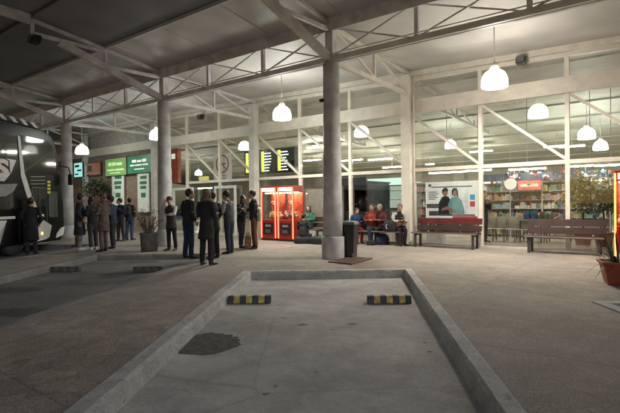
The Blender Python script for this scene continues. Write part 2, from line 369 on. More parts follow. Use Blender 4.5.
# trusses running across from the outer columns to the glass, the hall, and out over the bays
for k,s in zip(range(-4,2),COLS):
    where={0:'at the nearest column',-1:'at the second column',-2:'at the third column',-3:'over the bus',-4:'at the farthest column',1:'at the far right'}[k]
    t=bthing('cross_truss','pale cross truss joining outer columns and glazed front '+where,'truss',s,nA,0,'cross trusses under the canopy')
    L=nF-nA-.1; m=M_white if k>=0 else M_steel; zF=5.72
    obj('lower_chord',bar(new(),(0,.1,hLC+.05),(0,L,hLC+.02),.10,.12),m,t)
    obj('upper_chord',bar(new(),(0,.1,hUC-.10),(0,L,zF-.12),.08,.10),m,t)
    bm=new(); bar(bm,(0,.16,hLC+.1),(0,.16,hUC-.14),.06); obj('post',bm,m,t)
    obj('post',bar(new(),(0,L/2,hLC+.08),(0,L/2,hUC-.22),.07),m,t)
    obj('diagonal',bar(new(),(0,.2,hUC-.16),(0,L/2-.03,hLC+.1),.06),m,t)
    obj('diagonal',bar(new(),(0,L/2+.05,hUC-.24),(0,L-.05,hLC+.1),.06),m,t)
    # hall side
    t=bthing('hall_truss','pale truss inside the hall behind the glass '+where,'truss',s,nF,0,'trusses inside the hall')
    obj('lower_chord',bar(new(),(0,.12,hLC+.02),(0,9,hLC-.25),.09),M_steel,t)
    obj('upper_chord',bar(new(),(0,.12,zF-.16),(0,9,zF-.85),.08),M_steel,t)
    for j in range(4):
        y0,y1=.15+j*2.2,.15+(j+1)*2.2
        bm=new(); bar(bm,(0,y0,zF-.16-.077*y0),(0,y1,hLC-.03*y1+.05),.05); obj('diagonal',bm,M_steel,t)
        obj('post',bar(new(),(0,y1,hLC-.03*y1+.05),(0,y1,zF-.2-.077*y1),.05),M_steel,t)
    # cantilever over the bays
    t=bthing('cantilever_bracket','steel cantilever bracket under the canopy edge '+where,'bracket',s,nA,0,'cantilever brackets over the bays')
    obj('strut',bar(new(),(0,-.1,hLC+.1),(0,-3.4,5.98),.13,.20),M_steel if k>=0 else M_steeld,t)
    obj('upper_arm',bar(new(),(0,-.1,hUC-.05),(0,-2.05,6.10),.08,.09),M_steel,t)
    obj('lower_arm',bar(new(),(0,-.1,hUC-.22),(0,-2.05,5.60),.08,.09),M_steel,t)
    obj('end_post',bar(new(),(0,-2.05,5.58),(0,-2.05,6.12),.08),M_steel,t)
    obj('upper_arm',bar(new(),(0,-2.1,6.12),(0,-4.1,6.38),.08,.09),M_steeld,t)
    obj('lower_arm',bar(new(),(0,-2.1,6.05),(0,-4.1,6.02),.08,.09),M_steeld,t)
    obj('end_post',bar(new(),(0,-4.1,6.0),(0,-4.1,6.40),.08),M_steeld,t)
    obj('upper_arm',bar(new(),(0,-4.15,6.40),(0,-6.6,6.52),.08,.30),M_steeld,t)

# ------------------------------------------------------------ roof
t=bthing('canopy_roof','large pale sheet roof stepping up over the bays in long panels','roof',0,0,0)
def sheet(pts,th=.05):                                             # profile in n,z extruded along s
    bm=new(); top=[(a,b+th) for a,b in pts][::-1]; prism(bm,list(pts)+top,-46,18,'x'); return bm
bm=new()
rings(bm,[[(s,nA+.14,hUC+.03),(s,nF-.07,hT(s)+.295),(s,nF-.07,hT(s)+.345),(s,nA+.14,hUC+.08)] for s in(-46,-20,5,18)]); obj('roof_panel',bm,M_roof,t)
obj('roof_panel',sheet([(nA-.14,hUC+.035),(nA-2.03,6.17)]),M_roof,t)
obj('roof_panel',sheet([(nA-2.07,6.21),(nA-4.13,6.455)]),M_roofsh,t)
obj('roof_panel',sheet([(nA-4.10,6.515),(nA-6.6,6.60),(nA-6.9,6.6)]),M_roofsh,t)
obj('gutter_beam',box(new(),-46,18,nA-.14,nA-.125,hUC-.28,hUC+.03),M_steeld,t)
obj('edge_flashing',box(new(),-46,18,nA-2.075,nA-2.035,6.125,6.20),M_steel,t)
for k in range(-13,6):
    pass
obj('hall_ceiling',sheet([(nF+.1,5.62),(17.6,5.30)]),M_roof,t); obj('hall_ceiling',sheet([(17.65,5.27),(24,4.75),(36,3.75)]),M_ceil,t)
for q in range(9):                                                  # ceiling purlins
    n=nF+1.2+q*2.3; z=5.56-(n-nF-.15)*.083
    obj('purlin',box(new(),-46,18,n-.04,n+.04,z-.07,z-.01),mat('purlin_steel',(.5,.52,.46),.6,.1),t)
for k in range(-22,8):                                              # sheet seams seen as fine ribs
    pass
bm=new()
for k in range(-18,8):
    s=k*2.286+.8; bar(bm,(s,nF-.2,hT(s)+.296),(s,nA+.2,hUC+.022),.03,.016); bar(bm,(s,nA-.2,hUC+.03),(s,nA-2.0,6.158),.03,.016)
obj('seam_ribs',bm,M_roof,t)

# ------------------------------------------------------------ glazed front
g=bthing('glazed_front','tall glazed front with cream steel frame and diagonal braces','facade',0,nF,0)
sA,sB=COLS[1],COLS[5]+5
sWall=sx(163,nF)
obj('deep_beam',box(new(),-46,sB,-.10,.06,hB,hB2),M_white,g,bev=.006)
obj('deep_beam_lip',box(new(),-46,sB,-.125,-.102,hB-.01,hB+.05),M_white,g)
def sloped(s0,s1_,d0,d1,y0,y1):
    bm=new(); rings(bm,[[(s,y0,hT(s)+d0),(s,y1,hT(s)+d0),(s,y1,hT(s)+d1),(s,y0,hT(s)+d1)] for s in(-46,-20,5,sB)]); return bm
obj('top_beam',sloped(-46,sB,.0,.11,-.06,.05),M_white,g)
obj('top_beam',sloped(-46,sB,.13,.30,-.10,.05),M_white,g)
mull=[]
for k in range(-2,2):
    for j in range(3): mull.append(COLS[k+4]+S*j/3)
mull=[s for s in mull if s>sWall-.3]+[COLS[5]+S/3,COLS[5]+2*S/3]
for i,s in enumerate(mull):
    w_=.055
    obj('mullion',box(new(),s-w_,s+w_,-.05,.05,.06,hB),M_white,g)
    obj('mullion',box(new(),s-w_,s+w_,-.05,.04,hB2,hT(s)),M_white,g)
    e=mull[i+1] if i+1<len(mull) else sB
    obj('transom',box(new(),s+w_,e-w_,-.045,.045,hC-.055,hC+.055),M_white,g)
    if i+1<len(mull):
        obj('brace',bar(new(),(s+w_,-.0,hB-.03),(e-w_,-.0,hC+.09),.075),M_white,g)
    for z0,z1 in((.06,hC-.055),(hC+.055,hB),(hB2,hT(e))):
        obj('pane',box(new(),s+w_,e-w_,.052,.058,z0,z1),M_glass,g)
obj('sill',box(new(),mull[0]-.06,sB,-.07,.07,.003,.06),mat('sill_aluminium',(.55,.50,.52),.4,.1),g)
# left masonry part under the beam
wl=bthing('plastered_wall','pinkish plastered wall under the green signs left of the doors','wall',0,nF,0)
obj('wall_face',box(new(),-46,sWall,-.05,.25,0,hB),mat('pink_plaster',(.30,.22,.185),.85,.15,2,.3,bscale=40),wl)
obj('wall_band',box(new(),-46,sWall,-.09,-.052,sn(130,154,nF)[1],hB-.012),mat('grey_soffit_band',(.22,.21,.20),.8,.15),wl)
obj('upper_wall',box(new(),-46,COLS[2],.06,.16,hB2,5.5),mat('grey_upper_wall',(.40,.39,.36),.8,.12),wl)

# green signs
def flat(nm,px0,px1,py0,py1,n,m,par,th=.06,off=0):
    s0,_=sn(px0,(py0+py1)/2,n); s1_,_=sn(px1,(py0+py1)/2,n); c=(px0+px1)/2; z1=sn(c,py0,n)[1]; z0=sn(c,py1,n)[1]
    return box(new(),s0,s1_,n-th-off,n-off,z0,z1)
def sign(px0,px1,py0,py1,n,m,name,label,cat,group=None,th=.08,bars=None,barm=None,framem=None):
    s0=sn(px0,(py0+py1)/2,n)[0]; s2=sn(px1,(py0+py1)/2,n)[0]; c=(px0+px1)/2; z1=sn(c,py0,n)[1]; z0=sn(c,py1,n)[1]
    t=bthing(name,label,cat,(s0+s2)/2,n,z0,group); w=(s2-s0)/2; h=z1-z0
    obj('panel',box(new(),-w,w,-th,0,0,h),m,t)
    if framem:
        bm=new(); box(bm,-w-.03,w+.03,-th-.01,.0,-.03,0); box(bm,-w-.03,w+.03,-th-.01,.0,h,h+.03); box(bm,-w-.03,-w,-th-.01,0,0,h); box(bm,w,w+.03,-th-.01,0,0,h); obj('frame',bm,framem,t)
    for (a,b,c0,d) in (bars or []): obj('mark',box(new(),-w+2*w*a,-w+2*w*b,-th-.006,-th,h*c0,h*d),barm,t)
    return t,w,h
nS=nF-.12
g1=mat('lime_green_panel',(.26,.46,.17),.4,.12,3,emit=.2); g2=mat('deep_green_panel',(.06,.26,.13),.4,.12,3,emit=.18); wm=mat('white_lettering',(.8,.85,.75),.5,.05,emit=.5)
sign(107,128,158.5,175.5,nS,g1,'shop_sign','lit lime green sign panel on the plastered wall','sign',None,.1,[(.15,.3,.58,.78),(.33,.5,.58,.78),(.53,.8,.58,.74),(.1,.42,.28,.38),(.46,.88,.28,.38),(.2,.7,.12,.18)],mat('pale_green_mark',(.5,.8,.3),.5,.05,emit=.5),M_dark)
sign(129,153.5,155.5,173,nS,g2,'shop_sign','lit deep green sign panel beside the concrete column','sign',None,.1,[(.2,.38,.62,.78),(.42,.58,.62,.74),(.62,.78,.62,.78),(.12,.3,.42,.5),(.33,.6,.42,.5),(.64,.85,.42,.5),(.3,.7,.2,.26)],wm,M_dark)
sign(88,102,163,175,nS,mat('brown_panel',(.30,.10,.06),.5,.3,5,emit=.25),'shop_sign','dim reddish brown sign panel left of the green signs','sign',None,.1,[(.1,.4,.3,.8)],mat('brown_mark',(.12,.04,.03),.6),M_dark)
sign(75.5,84,163,177,nS-.6,mat('screen_cyan',(.25,.5,.5),.3,.3,7,emit=.6,ecol=(.4,.9,.85)),'television_screen','small bright cyan television screen beside the dark column','screen',None,.08,[(.1,.6,.7,.85),(.35,.85,.4,.52),(.1,.5,.15,.25)],mat('screen_dark',(.02,.06,.06),.4),M_black)
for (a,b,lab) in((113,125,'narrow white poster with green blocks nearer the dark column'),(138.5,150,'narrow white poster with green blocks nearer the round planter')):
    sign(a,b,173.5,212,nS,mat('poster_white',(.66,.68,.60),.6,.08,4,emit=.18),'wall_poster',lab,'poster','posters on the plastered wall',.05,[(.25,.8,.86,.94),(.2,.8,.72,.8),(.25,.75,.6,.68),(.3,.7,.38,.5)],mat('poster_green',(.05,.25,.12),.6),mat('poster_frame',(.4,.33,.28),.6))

# ------------------------------------------------------------ lamps
M_lamp=(emis('glowing_shade_warm',(1,.92,.79),32),emis('bright_diffuser_warm',(1,.91,.78),310)); M_lampc=(emis('glowing_shade_cool',(.98,1,.90),36),emis('bright_diffuser_cool',(.98,1,.90),210)); M_lampd=(emis('glowing_shade_dim',(.96,1,.92),22),emis('bright_diffuser_dim',(1,.97,.88),190))
M_lampo=(emis('glowing_shade_far',(.96,1,.92),18),emis('bright_diffuser_far',(.96,1,.92),62))
def lamp(px,py,n,dia,top,m,label,group):
    s,z=sn(px,py,n)                                                 # centre of the bell
    t=bthing('pendant_lamp',label,'lamp',s,n,z-.22*dia/.6,group); k=dia/.6
    obj('lamp_shade',lathe(new(),[(.30*k,0),(.305*k,.05*k),(.30*k,.16*k),(.275*k,.26*k),(.225*k,.34*k),(.15*k,.40*k),(.10*k,.415*k)],24),m[0],t,True)
    obj('diffuser',lathe(new(),[(0,-.004),(.285*k,-.004),(.285*k,-.001),(0,-.001)],20),m[1],t)
    obj('socket_cap',lathe(new(),[(.10*k,.417*k),(.105*k,.46*k),(.075*k,.56*k),(.03*k,.60*k)],16),M_white,t,True)
    obj('rod',tube(new(),[(0,0,.6*k),(0,0,top-(z-.22*k))],.012,8),M_steeld,t)
    return t
GL='bell lamps under the canopy'; GH='bell lamps inside the hall'
nL=11.62
lamp(494.5,78,nL,.60,5.8,M_lamp,'large glowing bell lamp hanging before the cream frame at upper right',GL)
lamp(282,112.5,nL,.60,5.8,M_lampc,'glowing bell lamp hanging left of the nearest concrete column',GL)
lamp(82,149.5,nL,.60,5.8,M_lampo,'glowing bell lamp hanging above the television screen beside the dark column',GL)
lamp(157,134,nL,.6,5.8,M_lampo,'bell lamp half hidden by the second concrete column',GL)
for px,py,n,d,m,lab in(
  (586.5,133,20.5,.6,M_lampd,'small bell lamp deep in the hall at far right, the higher of two'),
  (600.5,145,23,.55,M_lampd,'small bell lamp deep in the hall at far right, the lower of two'),
  (450.5,144,21,.5,M_lampd,'small bell lamp deep in the hall above the poster with two people'),
  (198.5,172.5,22,.5,M_lampd,'small bell lamp deep in the hall above the double doors'),
  (430,123,22,.5,M_lampd,'faint bell lamp deep in the hall by the cream column')):
    lamp(px,py,n,d,5.56-(n-nF)*.083,m,lab,GH)
# tubes in the hall
M_tube=emis('fluorescent_tube',(1,.97,.83),165)
M_tube2=emis('shop_tube',(1,.97,.86),42)
tubes=[(481,151,26,1.2,'above the poster top edge'),(556,146,24,1.0,'left one of a pair above the shelves'),(572,146,24,1.0,'right one of a pair above the shelves'),(352,160,24,1.4,'above the dark booth'),(380,159,25,1.6,'above the green lit shop'),(392,167,27,1.3,'low over the green lit shop roof'),(316,147,22,1.2,'right of the hanging board'),(312,160,25,1.3,'low right of the hanging board'),(447,172,18.6,1.5,'long and low behind the poster'),(478,170,18.6,1.0,'low at the right end of the poster'),(527,168.5,17.6,1.2,'low before the red sign'),(430,164,28,.5,'tiny, by the cream column'),(345,130,20,1.2,'high behind the nearest column'),(205,188,26,1.6,'over the double doors'),(590,165,17.4,1.1,'above the blue fascia'),(611,164.5,17.4,.9,'at the right end above the blue fascia'),(120,170,17,1,'x')]
for px,py,n,L,lab in tubes[:-1]:
    s,z=sn(px,py,n); t=bthing('tube_light','white fluorescent tube light in the hall, '+lab,'light',s,n,z,'tube lights in the hall')
    obj('diffuser',box(new(),-L/2,L/2,-.08,.08,-.04,.0),M_tube2 if n<19 else M_tube,t); obj('housing',box(new(),-L/2,L/2,-.1,.1,.002,.05),M_steel,t)
    zc=5.56-(n-nF)*.083
    obj('suspension',box(new(),-.01,.01,-.01,.01,.05,max(.06,zc-z)),M_steeld,t)
# ceiling reflecting floodlight and cameras
def spot(px,py,n,label):
    s,z=sn(px,py,n); t=bthing('floodlight',label,'floodlight',s,n,z,'dark floodlights fixed to the steelwork')
    obj('housing',prism(new(),[(-.16,-.08),(.06,-.12),(.1,.02),(.08,.12),(-.1,.1)],-.13,.13,'x'),M_black,t,bev=.015)
    obj('bracket',tube(new(),[(0,.08,.05),(0,.16,.1),(0,.2,.2)],.02,8),M_black,t)
    obj('lens',box(new(),-.1,.1,-.172,-.161,-.07,.08),mat('lens_grey',(.1,.1,.1),.2),t)
spot(521.5,60.5,nF-.22,'dark unlit floodlight on the top beam right of the large glowing lamp')
spot(201,117,nF-.22,'dark unlit floodlight on the top beam behind the second column')
spot(36,40,nA-4.0,'dark unlit floodlight under the canopy over the bus')

# ------------------------------------------------------------ hall contents
hallw=tag(obj('back_wall',box(new(),-46,26,36,36.2,0,3.9),mat('hall_back_wall',(.5,.49,.43),.8,.15,.8),None,loc=(0,0,0),rot=-TH),'plain grey green wall closing the far end of the hall','wall')
tag(obj('side_wall',box(new(),17,17.2,nF+.2,36,0,5.6),MATS['hall_back_wall'],None,rot=-TH),'plain grey green side wall of the hall beyond the right edge','wall')
def shelf(s0,s2,n,h,label,rows,fascia=None):
    t=bthing('shop_shelf',label,'shelf',(s0+s2)/2,n,0); w=(s2-s0)/2
    mm=mat('shelf_metal',(.42,.42,.40),.5,.1)
    obj('back_panel',box(new(),-w,w,.0,.03,0,h),mm,t)
    for j in range(rows+1):
        z=.12+j*(h-.2)/rows; obj('shelf_board',box(new(),-w,w,-.38,-.002,z-.02,z),mm,t)
    for q in range(int(w*2/1.1)+2):
        x=min(w-.02,-w+q*1.1); obj('upright',box(new(),x-.02,x+.02,-.40,-.382,0,h),mm,t)
    if fascia: obj('fascia',box(new(),-w,w,-.5,-.41,h,h+.26),fascia,t)
    return t
goodcols=[(.38,.12,.11),(.55,.48,.40),(.14,.2,.36),(.45,.38,.16),(.16,.28,.18),(.62,.62,.6),(.10,.09,.09),(.45,.28,.32),(.32,.42,.46),(.42,.27,.18)]
cnames=['red','cream','blue','yellow','green','white','black','pink','pale blue','orange']
gm=[mat('goods_'+c.replace(' ','_'),v,.45,.25,30) for c,v in zip(cnames,goodcols)]
protos=[]
for c in range(10):
    for kind in range(2):
        bm=new()
        if kind==0: box(bm,-.055,.055,-.06,.06,0,.19); box(bm,-.045,.045,-.062,-.0602,.05,.12); nm='carton'
        else: lathe(bm,[(.04,0),(.042,.14),(.03,.17),(.014,.2),(.014,.235),(.018,.24)],10); nm='bottle'
        o=obj(nm,bm,gm[c],None); o['_p']=1; protos.append((o,nm,cnames[c],[False]))
def stock(s0,s2,n,h,rows,count,where):
    for q in range(count):
        j=q%rows; z=.122+j*(h-.2)/rows; k=q//rows; tot=(count+rows-1)//rows
        s=s0+.1+(s2-s0-.2)*(k+.5)/tot+random.uniform(-.01,.01)
        s+=random.uniform(-.06,.06)
        o,nm,cn,used=protos[random.choice([random.randrange(20),random.randrange(20),(j*3+int(k/4)*7)%20])]
        if not used[0]: r=o; used[0]=True
        else: r=o.copy(); C.objects.link(r)
        r.location=W(s,n-.2-random.random()*.06,z); r.rotation_euler=(0,0,-TH+random.uniform(-.7,.7))
        k_=random.uniform(.8,1.2); r.scale=(1.5*k_,1.3,random.uniform(.5,1.25))
        tag(r,f'{cn} {nm} among the goods {where}',nm,f'{cn} {nm}s {where}')
nK=19.0
a,b=sx(484,nK),sx(612,nK)
shelf(a,b,nK,2.15,'long stocked kiosk shelf behind the right bench',6,mat('pale_fascia',(.10,.14,.22),.5,.4,3))
stock(a,b,nK,2.15,6,282,'on the long kiosk shelf')
nK2=20.5; a2,b2=sx(417,nK2),sx(480,nK2)
shelf(a2,b2,nK2,2.3,'stocked shelf behind the poster with two people',6)
stock(a2,b2,nK2,2.3,6,110,'on the shelf behind the poster')
rh=random.Random(77)
hm=[mat('hang_'+c,v,.6,.25,12) for c,v in(('red',(.28,.07,.06)),('blue',(.06,.12,.28)),('green',(.09,.18,.09)),('pink',(.35,.2,.22)),('white',(.45,.45,.42)),('purple',(.13,.08,.18)))]
hn=['red','blue','green','pink','white','purple']
for q in range(40):
    px=492+q*3.1+rh.uniform(-1,1); n=17.9+rh.uniform(-.4,.4); ss=sx(px,n); z=rh.uniform(1.95,2.42); c=rh.randrange(6); bm=new()
    r=rh.uniform(.035,.075); bmesh.ops.create_icosphere(bm,subdivisions=2,radius=r,matrix=Matrix.Translation((0,0,z))@Matrix.Diagonal((1,.7,rh.uniform(1,1.7),1)))
    for v in bm.verts: v.co+=v.co.normalized()*0+Vector((noise.noise(v.co*9+Vector((q,0,0))),noise.noise(v.co*9+Vector((0,q,0))),0))*.03
    box(bm,-.003,.003,-.003,.003,z+r,2.62)
    tag(obj('hanging_toy',bm,hm[c],None,True,loc=W(ss,n),rot=-TH),f'small {hn[c]} toy hanging in front of the kiosk shelf','toy',f'{hn[c]} toys hanging in the kiosk')
tag(obj('hanging_rail',box(new(),sx(490,17.9),sx(618,17.9),17.86,17.94,2.62,2.66),M_steel,None,rot=-TH),'long grey rail from which toys hang before the kiosk shelf','rail')
for q,(px,n,lab) in enumerate(((535,16.9,'low display table with stacked goods left behind the right bench'),(556,17.1,'low display table with stacked goods in the middle behind the right bench'))):
    t=bthing('display_table',lab,'table',sx(px,n),n,0); obj('table_top',box(new(),-.45,.45,-.3,.3,.72,.76),MATS['seat_shell'] if 'seat_shell' in MATS else M_steel,t)
    for x in(-.4,.4):
        for y in(-.25,.25): obj('leg',box(new(),x-.02,x+.02,y-.02,y+.02,0,.718),M_dark,t)
    for u in range(9):
        bm=new(); x=-.38+(u%5)*.19; y=-.18+(u//5)*.22; h=rh.uniform(.12,.3); box(bm,-.07,.07,-.07,.07,0,h)
        ci=rh.randrange(6); p_=W(sx(px,n)+x,n+y,.7605); tag(obj('gift_box',bm,hm[ci],None,loc=p_,rot=-TH+rh.uniform(-.5,.5)),f'{hn[ci]} box standing on a display table behind the right bench','box',f'{hn[ci]} boxes on the display tables')
# hanging things over shelf: round white sign, red sign
def disc_sign(px,py,n,r,label,m):
    s,z=sn(px,py,n); t=bthing('round_sign',label,'sign',s,n,z)
    bm=new(); prism(bm,[(r*math.cos(a*PI/14),r*math.sin(a*PI/14)) for a in range(28)],-.02,.02,'y'); obj('disc',bm,m,t)
    obj('cord',box(new(),-.005,.005,-.005,.005,r,2.2),M_steeld,t); return t
disc_sign(510.5,184,17.5,.2,'round white hanging sign in front of the kiosk shelf',mat('disc_white',(.8,.8,.72),.5,.05,emit=.6))
sign(518,541,180.5,190,18.3,mat('red_sign',(.45,.1,.07),.5,.25,8,emit=.2),'shop_sign','small red sign hanging in front of the kiosk shelf','sign',None,.05,[(.1,.9,.35,.65)],mat('sign_mark',(.6,.45,.4),.5))
# waiting seats inside
def seats(px,n,label):
    s=sx(px,n); t=bthing('waiting_seat',label,'seat',s,n,0,'waiting seats in the hall')
    m=mat('seat_shell',(.42,.38,.34),.4,.08)
    bm=new(); rings(bm,[[(x,y,z) for x in(-.23,-.1,.1,.23)]+[(x,y+.0,z-.025) for x in(.23,.1,-.1,-.23)] for y,z in((-.22,.44),(-.15,.455),(.1,.43),(.2,.44))]); obj('seat',bm,m,t)
    bm=new(); rings(bm,[[(x,y,z) for x in(-.22,.22)]+[(x,y+.03,z) for x in(.22,-.22)] for y,z in((.21,.45),(.25,.6),(.3,.84))]); obj('backrest',bm,m,t)
    for x in(-.2,.2): obj('leg',tube(new(),[(x,-.2,0),(x,-.15,.42)],.015,8),M_dark,t); obj('leg',tube(new(),[(x,.24,0),(x,.16,.43)],.015,8),M_dark,t)
    return t
for q,px in enumerate((489,500,511,522)): seats(px,16.6,['pale waiting seat nearest the poster','pale waiting seat second from the poster','pale waiting seat third from the poster','pale waiting seat beside the right bench back'][q])
# big poster inside glass
t,w_,h_=sign(427,478,182.5,219,nF+.16,mat('poster_grey',(.55,.56,.55),.5,.1,2,emit=.55),'window_poster','large white framed poster of two people in the window above the red bench','poster',None,.03,  # poster face and frame given their own glow to brighten them
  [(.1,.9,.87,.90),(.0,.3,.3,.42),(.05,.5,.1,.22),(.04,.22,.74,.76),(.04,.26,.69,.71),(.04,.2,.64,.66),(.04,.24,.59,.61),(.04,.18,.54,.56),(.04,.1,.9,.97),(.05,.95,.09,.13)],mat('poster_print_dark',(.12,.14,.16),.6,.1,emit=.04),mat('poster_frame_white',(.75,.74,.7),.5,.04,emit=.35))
m1,m2_,m3=mat('print_skin',(.35,.2,.14),.6,.1,emit=.05),mat('print_teal',(.15,.35,.38),.6,.1,emit=.1),mat('print_black',(.03,.03,.04),.6)
def blob(par,x,z,rx,rz,m,y,nm='printed_figure'):
    bm=new(); prism(bm,[(x+rx*math.cos(a*PI/8),z+rz*math.sin(a*PI/8)) for a in range(16)],y-.003,y,'y'); obj(nm,bm,m,par)
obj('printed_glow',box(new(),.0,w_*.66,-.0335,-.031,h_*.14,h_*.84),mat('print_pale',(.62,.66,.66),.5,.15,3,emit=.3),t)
def shp(pts,m,y,nm='printed_figure'):
    bm=new(); prism(bm,[(x,h_*z) for x,z in pts],y-.003,y,'y'); obj(nm,bm,m,t)
shp([(-.42,.14),(-.40,.45),(-.30,.60),(-.22,.63),(-.10,.62),(-.02,.52),(0,.14)],m3,-.0345)
shp([(-.06,.14),(-.10,.40),(-.02,.56),(.08,.61),(.20,.61),(.32,.52),(.40,.30),(.42,.14)],m2_,-.0385)
shp([(-.30,.30),(-.10,.36),(.16,.20),(.12,.14),(-.12,.26),(-.32,.22)],m1,-.0425)
blob(t,-.19,h_*.72,.085,.115,m1,-.0425); blob(t,.12,h_*.71,.08,.11,m1,-.0425)
shp([(-.28,.70),(-.29,.80),(-.22,.86),(-.13,.86),(-.09,.79),(-.11,.75),(-.2,.79)],m3,-.0465,'printed_hair'); shp([(.03,.60),(.02,.78),(.08,.85),(.18,.84),(.22,.76),(.23,.58),(.18,.62),(.17,.77),(.07,.77)],m3,-.0465,'printed_hair')
obj('mark',box(new(),w_*.72,w_*.9,-.045,-.031,h_*.52,h_*.66),mat('print_blue',(.05,.3,.6),.5,emit=.2),t); obj('mark',box(new(),w_*.72,w_*.9,-.045,-.031,h_*.34,h_*.48),mat('print_red',(.5,.06,.08),.5,emit=.2),t)
obj('mark',box(new(),w_*.05,w_*.98,-.05,-.031,.0,h_*.08),MATS['print_red'],t)
obj('stand_leg',box(new(),-w_+.02,-w_+.06,-.03,0,-sn(452,219,nF+.16)[1]+.01,-.03),M_steel,t); obj('stand_leg',box(new(),w_-.06,w_-.02,-.03,0,-sn(452,219,nF+.16)[1]+.01,-.03),M_steel,t)
sign(430,446,233,245,nF+.25,mat('white_box_side',(.6,.6,.56),.5,.1,emit=.1),'storage_box','plain white box on the hall floor behind the red bench','box',None,.3)
# green lit shop, dark booth, frosted panel
def booth(px0,px1,n,h,mw,label,fascia,depth=2.0,inner=None,lit=None):
    s0,s2=sx(px0,n),sx(px1,n); w=(s2-s0)/2; t=bthing('shop_booth',label,'booth',(s0+s2)/2,n,0)
    bm=new(); box(bm,-w,-w+.06,0,depth,0,h); box(bm,w-.06,w,0,depth,0,h); obj('side_wall',bm,mw,t)
    obj('back_wall',box(new(),-w+.06,w-.06,depth-.06,depth,0,h),mw,t); obj('roof',box(new(),-w-.05,w+.05,-.15,depth+.05,h,h+.06),mw,t)
    obj('fascia',box(new(),-w-.05,w+.05,-.2,-.152,h-.12,h+.2),fascia,t)
    obj('counter',box(new(),-w+.062,w-.062,.05,.5,0,1.0),inner or mw,t)
    if lit: obj('lit_panel',box(new(),-w+.07,w-.07,depth-.10,depth-.062,1.1,h-.1),lit,t)
    for q in range(2):
        z=1.5+q*.45; obj('shelf_board',box(new(),-w+.07,w-.07,depth-.4,depth-.11,z,z+.02),MATS['shelf_metal'],t)
    return t
booth(371,404,19.5,2.3,mat('booth_pale',(.35,.38,.36),.6,.1),'brightly lit shop booth with green white fascia behind the seated group',mat('mint_fascia',(.45,.7,.58),.4,.08,emit=1.2),2,None,mat('lit_goods',(.35,.42,.35),.5,.45,14,emit=.9))
stock(sx(374,20.8),sx(401,20.8),20.8,1.75,1,0,'in the lit booth')
booth(344,368,17.2,2.25,mat('booth_dark',(.02,.024,.03),.4,.2),'dark closed booth in the hall right of the nearest column',mat('dark_fascia',(.03,.035,.05),.4))
s0,s2=sx(303,nF+.5),sx(325,nF+.5)
tag(obj('frosted_panel',box(new(),s0,s2,nF+.5,nF+.53,.3,1.95),mat('frosted_panel',(.42,.42,.40),.5,.08),None,rot=-TH),'grey frosted panel behind the glass left of the nearest column','panel')
# inner banner pillar and yellow sign
sign(172.5,181,149,183,nF+1.0,mat('rust_banner',(.30,.09,.05),.6,.3,4,emit=.08),'hanging_banner','rust coloured hanging banner behind the glass near the doors','banner',None,.2,[(.3,.7,.7,.85)],wm)
sign(200,209,176.5,180.5,nF+.6,mat('yellow_sign',(.6,.55,.1),.5,.1,emit=.8),'small_sign','small yellow lit sign above the double doors','sign')
# departures board
nB=15.0
t,w_,h_=sign(249,298,150.5,173,nB,M_black,'departure_board','hanging black board with yellow numbers and white rows','board',None,.25,framem=M_dark)
my,mw=mat('board_yellow',(.75,.85,.1),.5,.05,emit=1.6),mat('board_white',(.8,.85,.8),.5,.05,emit=1.4)
for c in range(3):
    x0=-w_+.06+c*(2*w_/3)
    for r in range(7):
        z=.06+r*(h_-.1)/7
        obj('number_tile',box(new(),x0,x0+.15,-.262,-.252,z,z+h_*.125),my,t)
        obj('row_digit',box(new(),x0+.045,x0+.085,-.266,-.2625,z+.015,z+.05),M_black,t)
        obj('row_strip',box(new(),x0+.17,x0+.17+random.uniform(.25,.42),-.260,-.252,z+.01,z+.055),mw,t)
for x in(-w_*.6,w_*.6): obj('hanger',box(new(),x-.015,x+.015,-.14,-.11,h_+.03,h_+1.6),M_steeld,t)
# no smoking sign
nN=nF+.2
t,w_,h_=sign(214,232,153.5,181,nN,mat('sign_pinkwhite',(.62,.55,.52),.6,.06,4,emit=.12),'no_smoking_sign','hanging white no smoking sign with red ring and green words','sign',None,.03)
bm=new(); R=w_*.72; zc=h_*.62
for a in range(32):
    pass
rs=[]
for a in range(33):
    th=a*2*PI/32; c_,s_=math.cos(th),math.sin(th); rs.append([(r*c_,y,zc+r*s_) for r,y in((R,-.032),(R,-.045),(R*.82,-.045),(R*.82,-.032))])
rings(bm,rs,cap=False); obj('ring',bm,mat('sign_maroon',(.28,.05,.05),.5),t)
obj('slash',bar(new(),(-R*.62,-.05,zc+R*.62),(R*.62,-.05,zc-R*.62),.014,R*.16),MATS['sign_maroon'],t)
obj('cigarette',box(new(),-R*.55,R*.55,-.042,-.033,zc-.03,zc+.03),M_black,t)
mg=mat('sign_green',(.04,.2,.1),.5)
text('PROHIBIDO',.12,mg,t,(0,-.034,h_*.19),(PI/2,0,0)); text('FUMAR',.15,mg,t,(0,-.034,h_*.07),(PI/2,0,0))
obj('hanger',box(new(),-.01,.01,-.02,0,h_,h_+1.1),M_steeld,t)
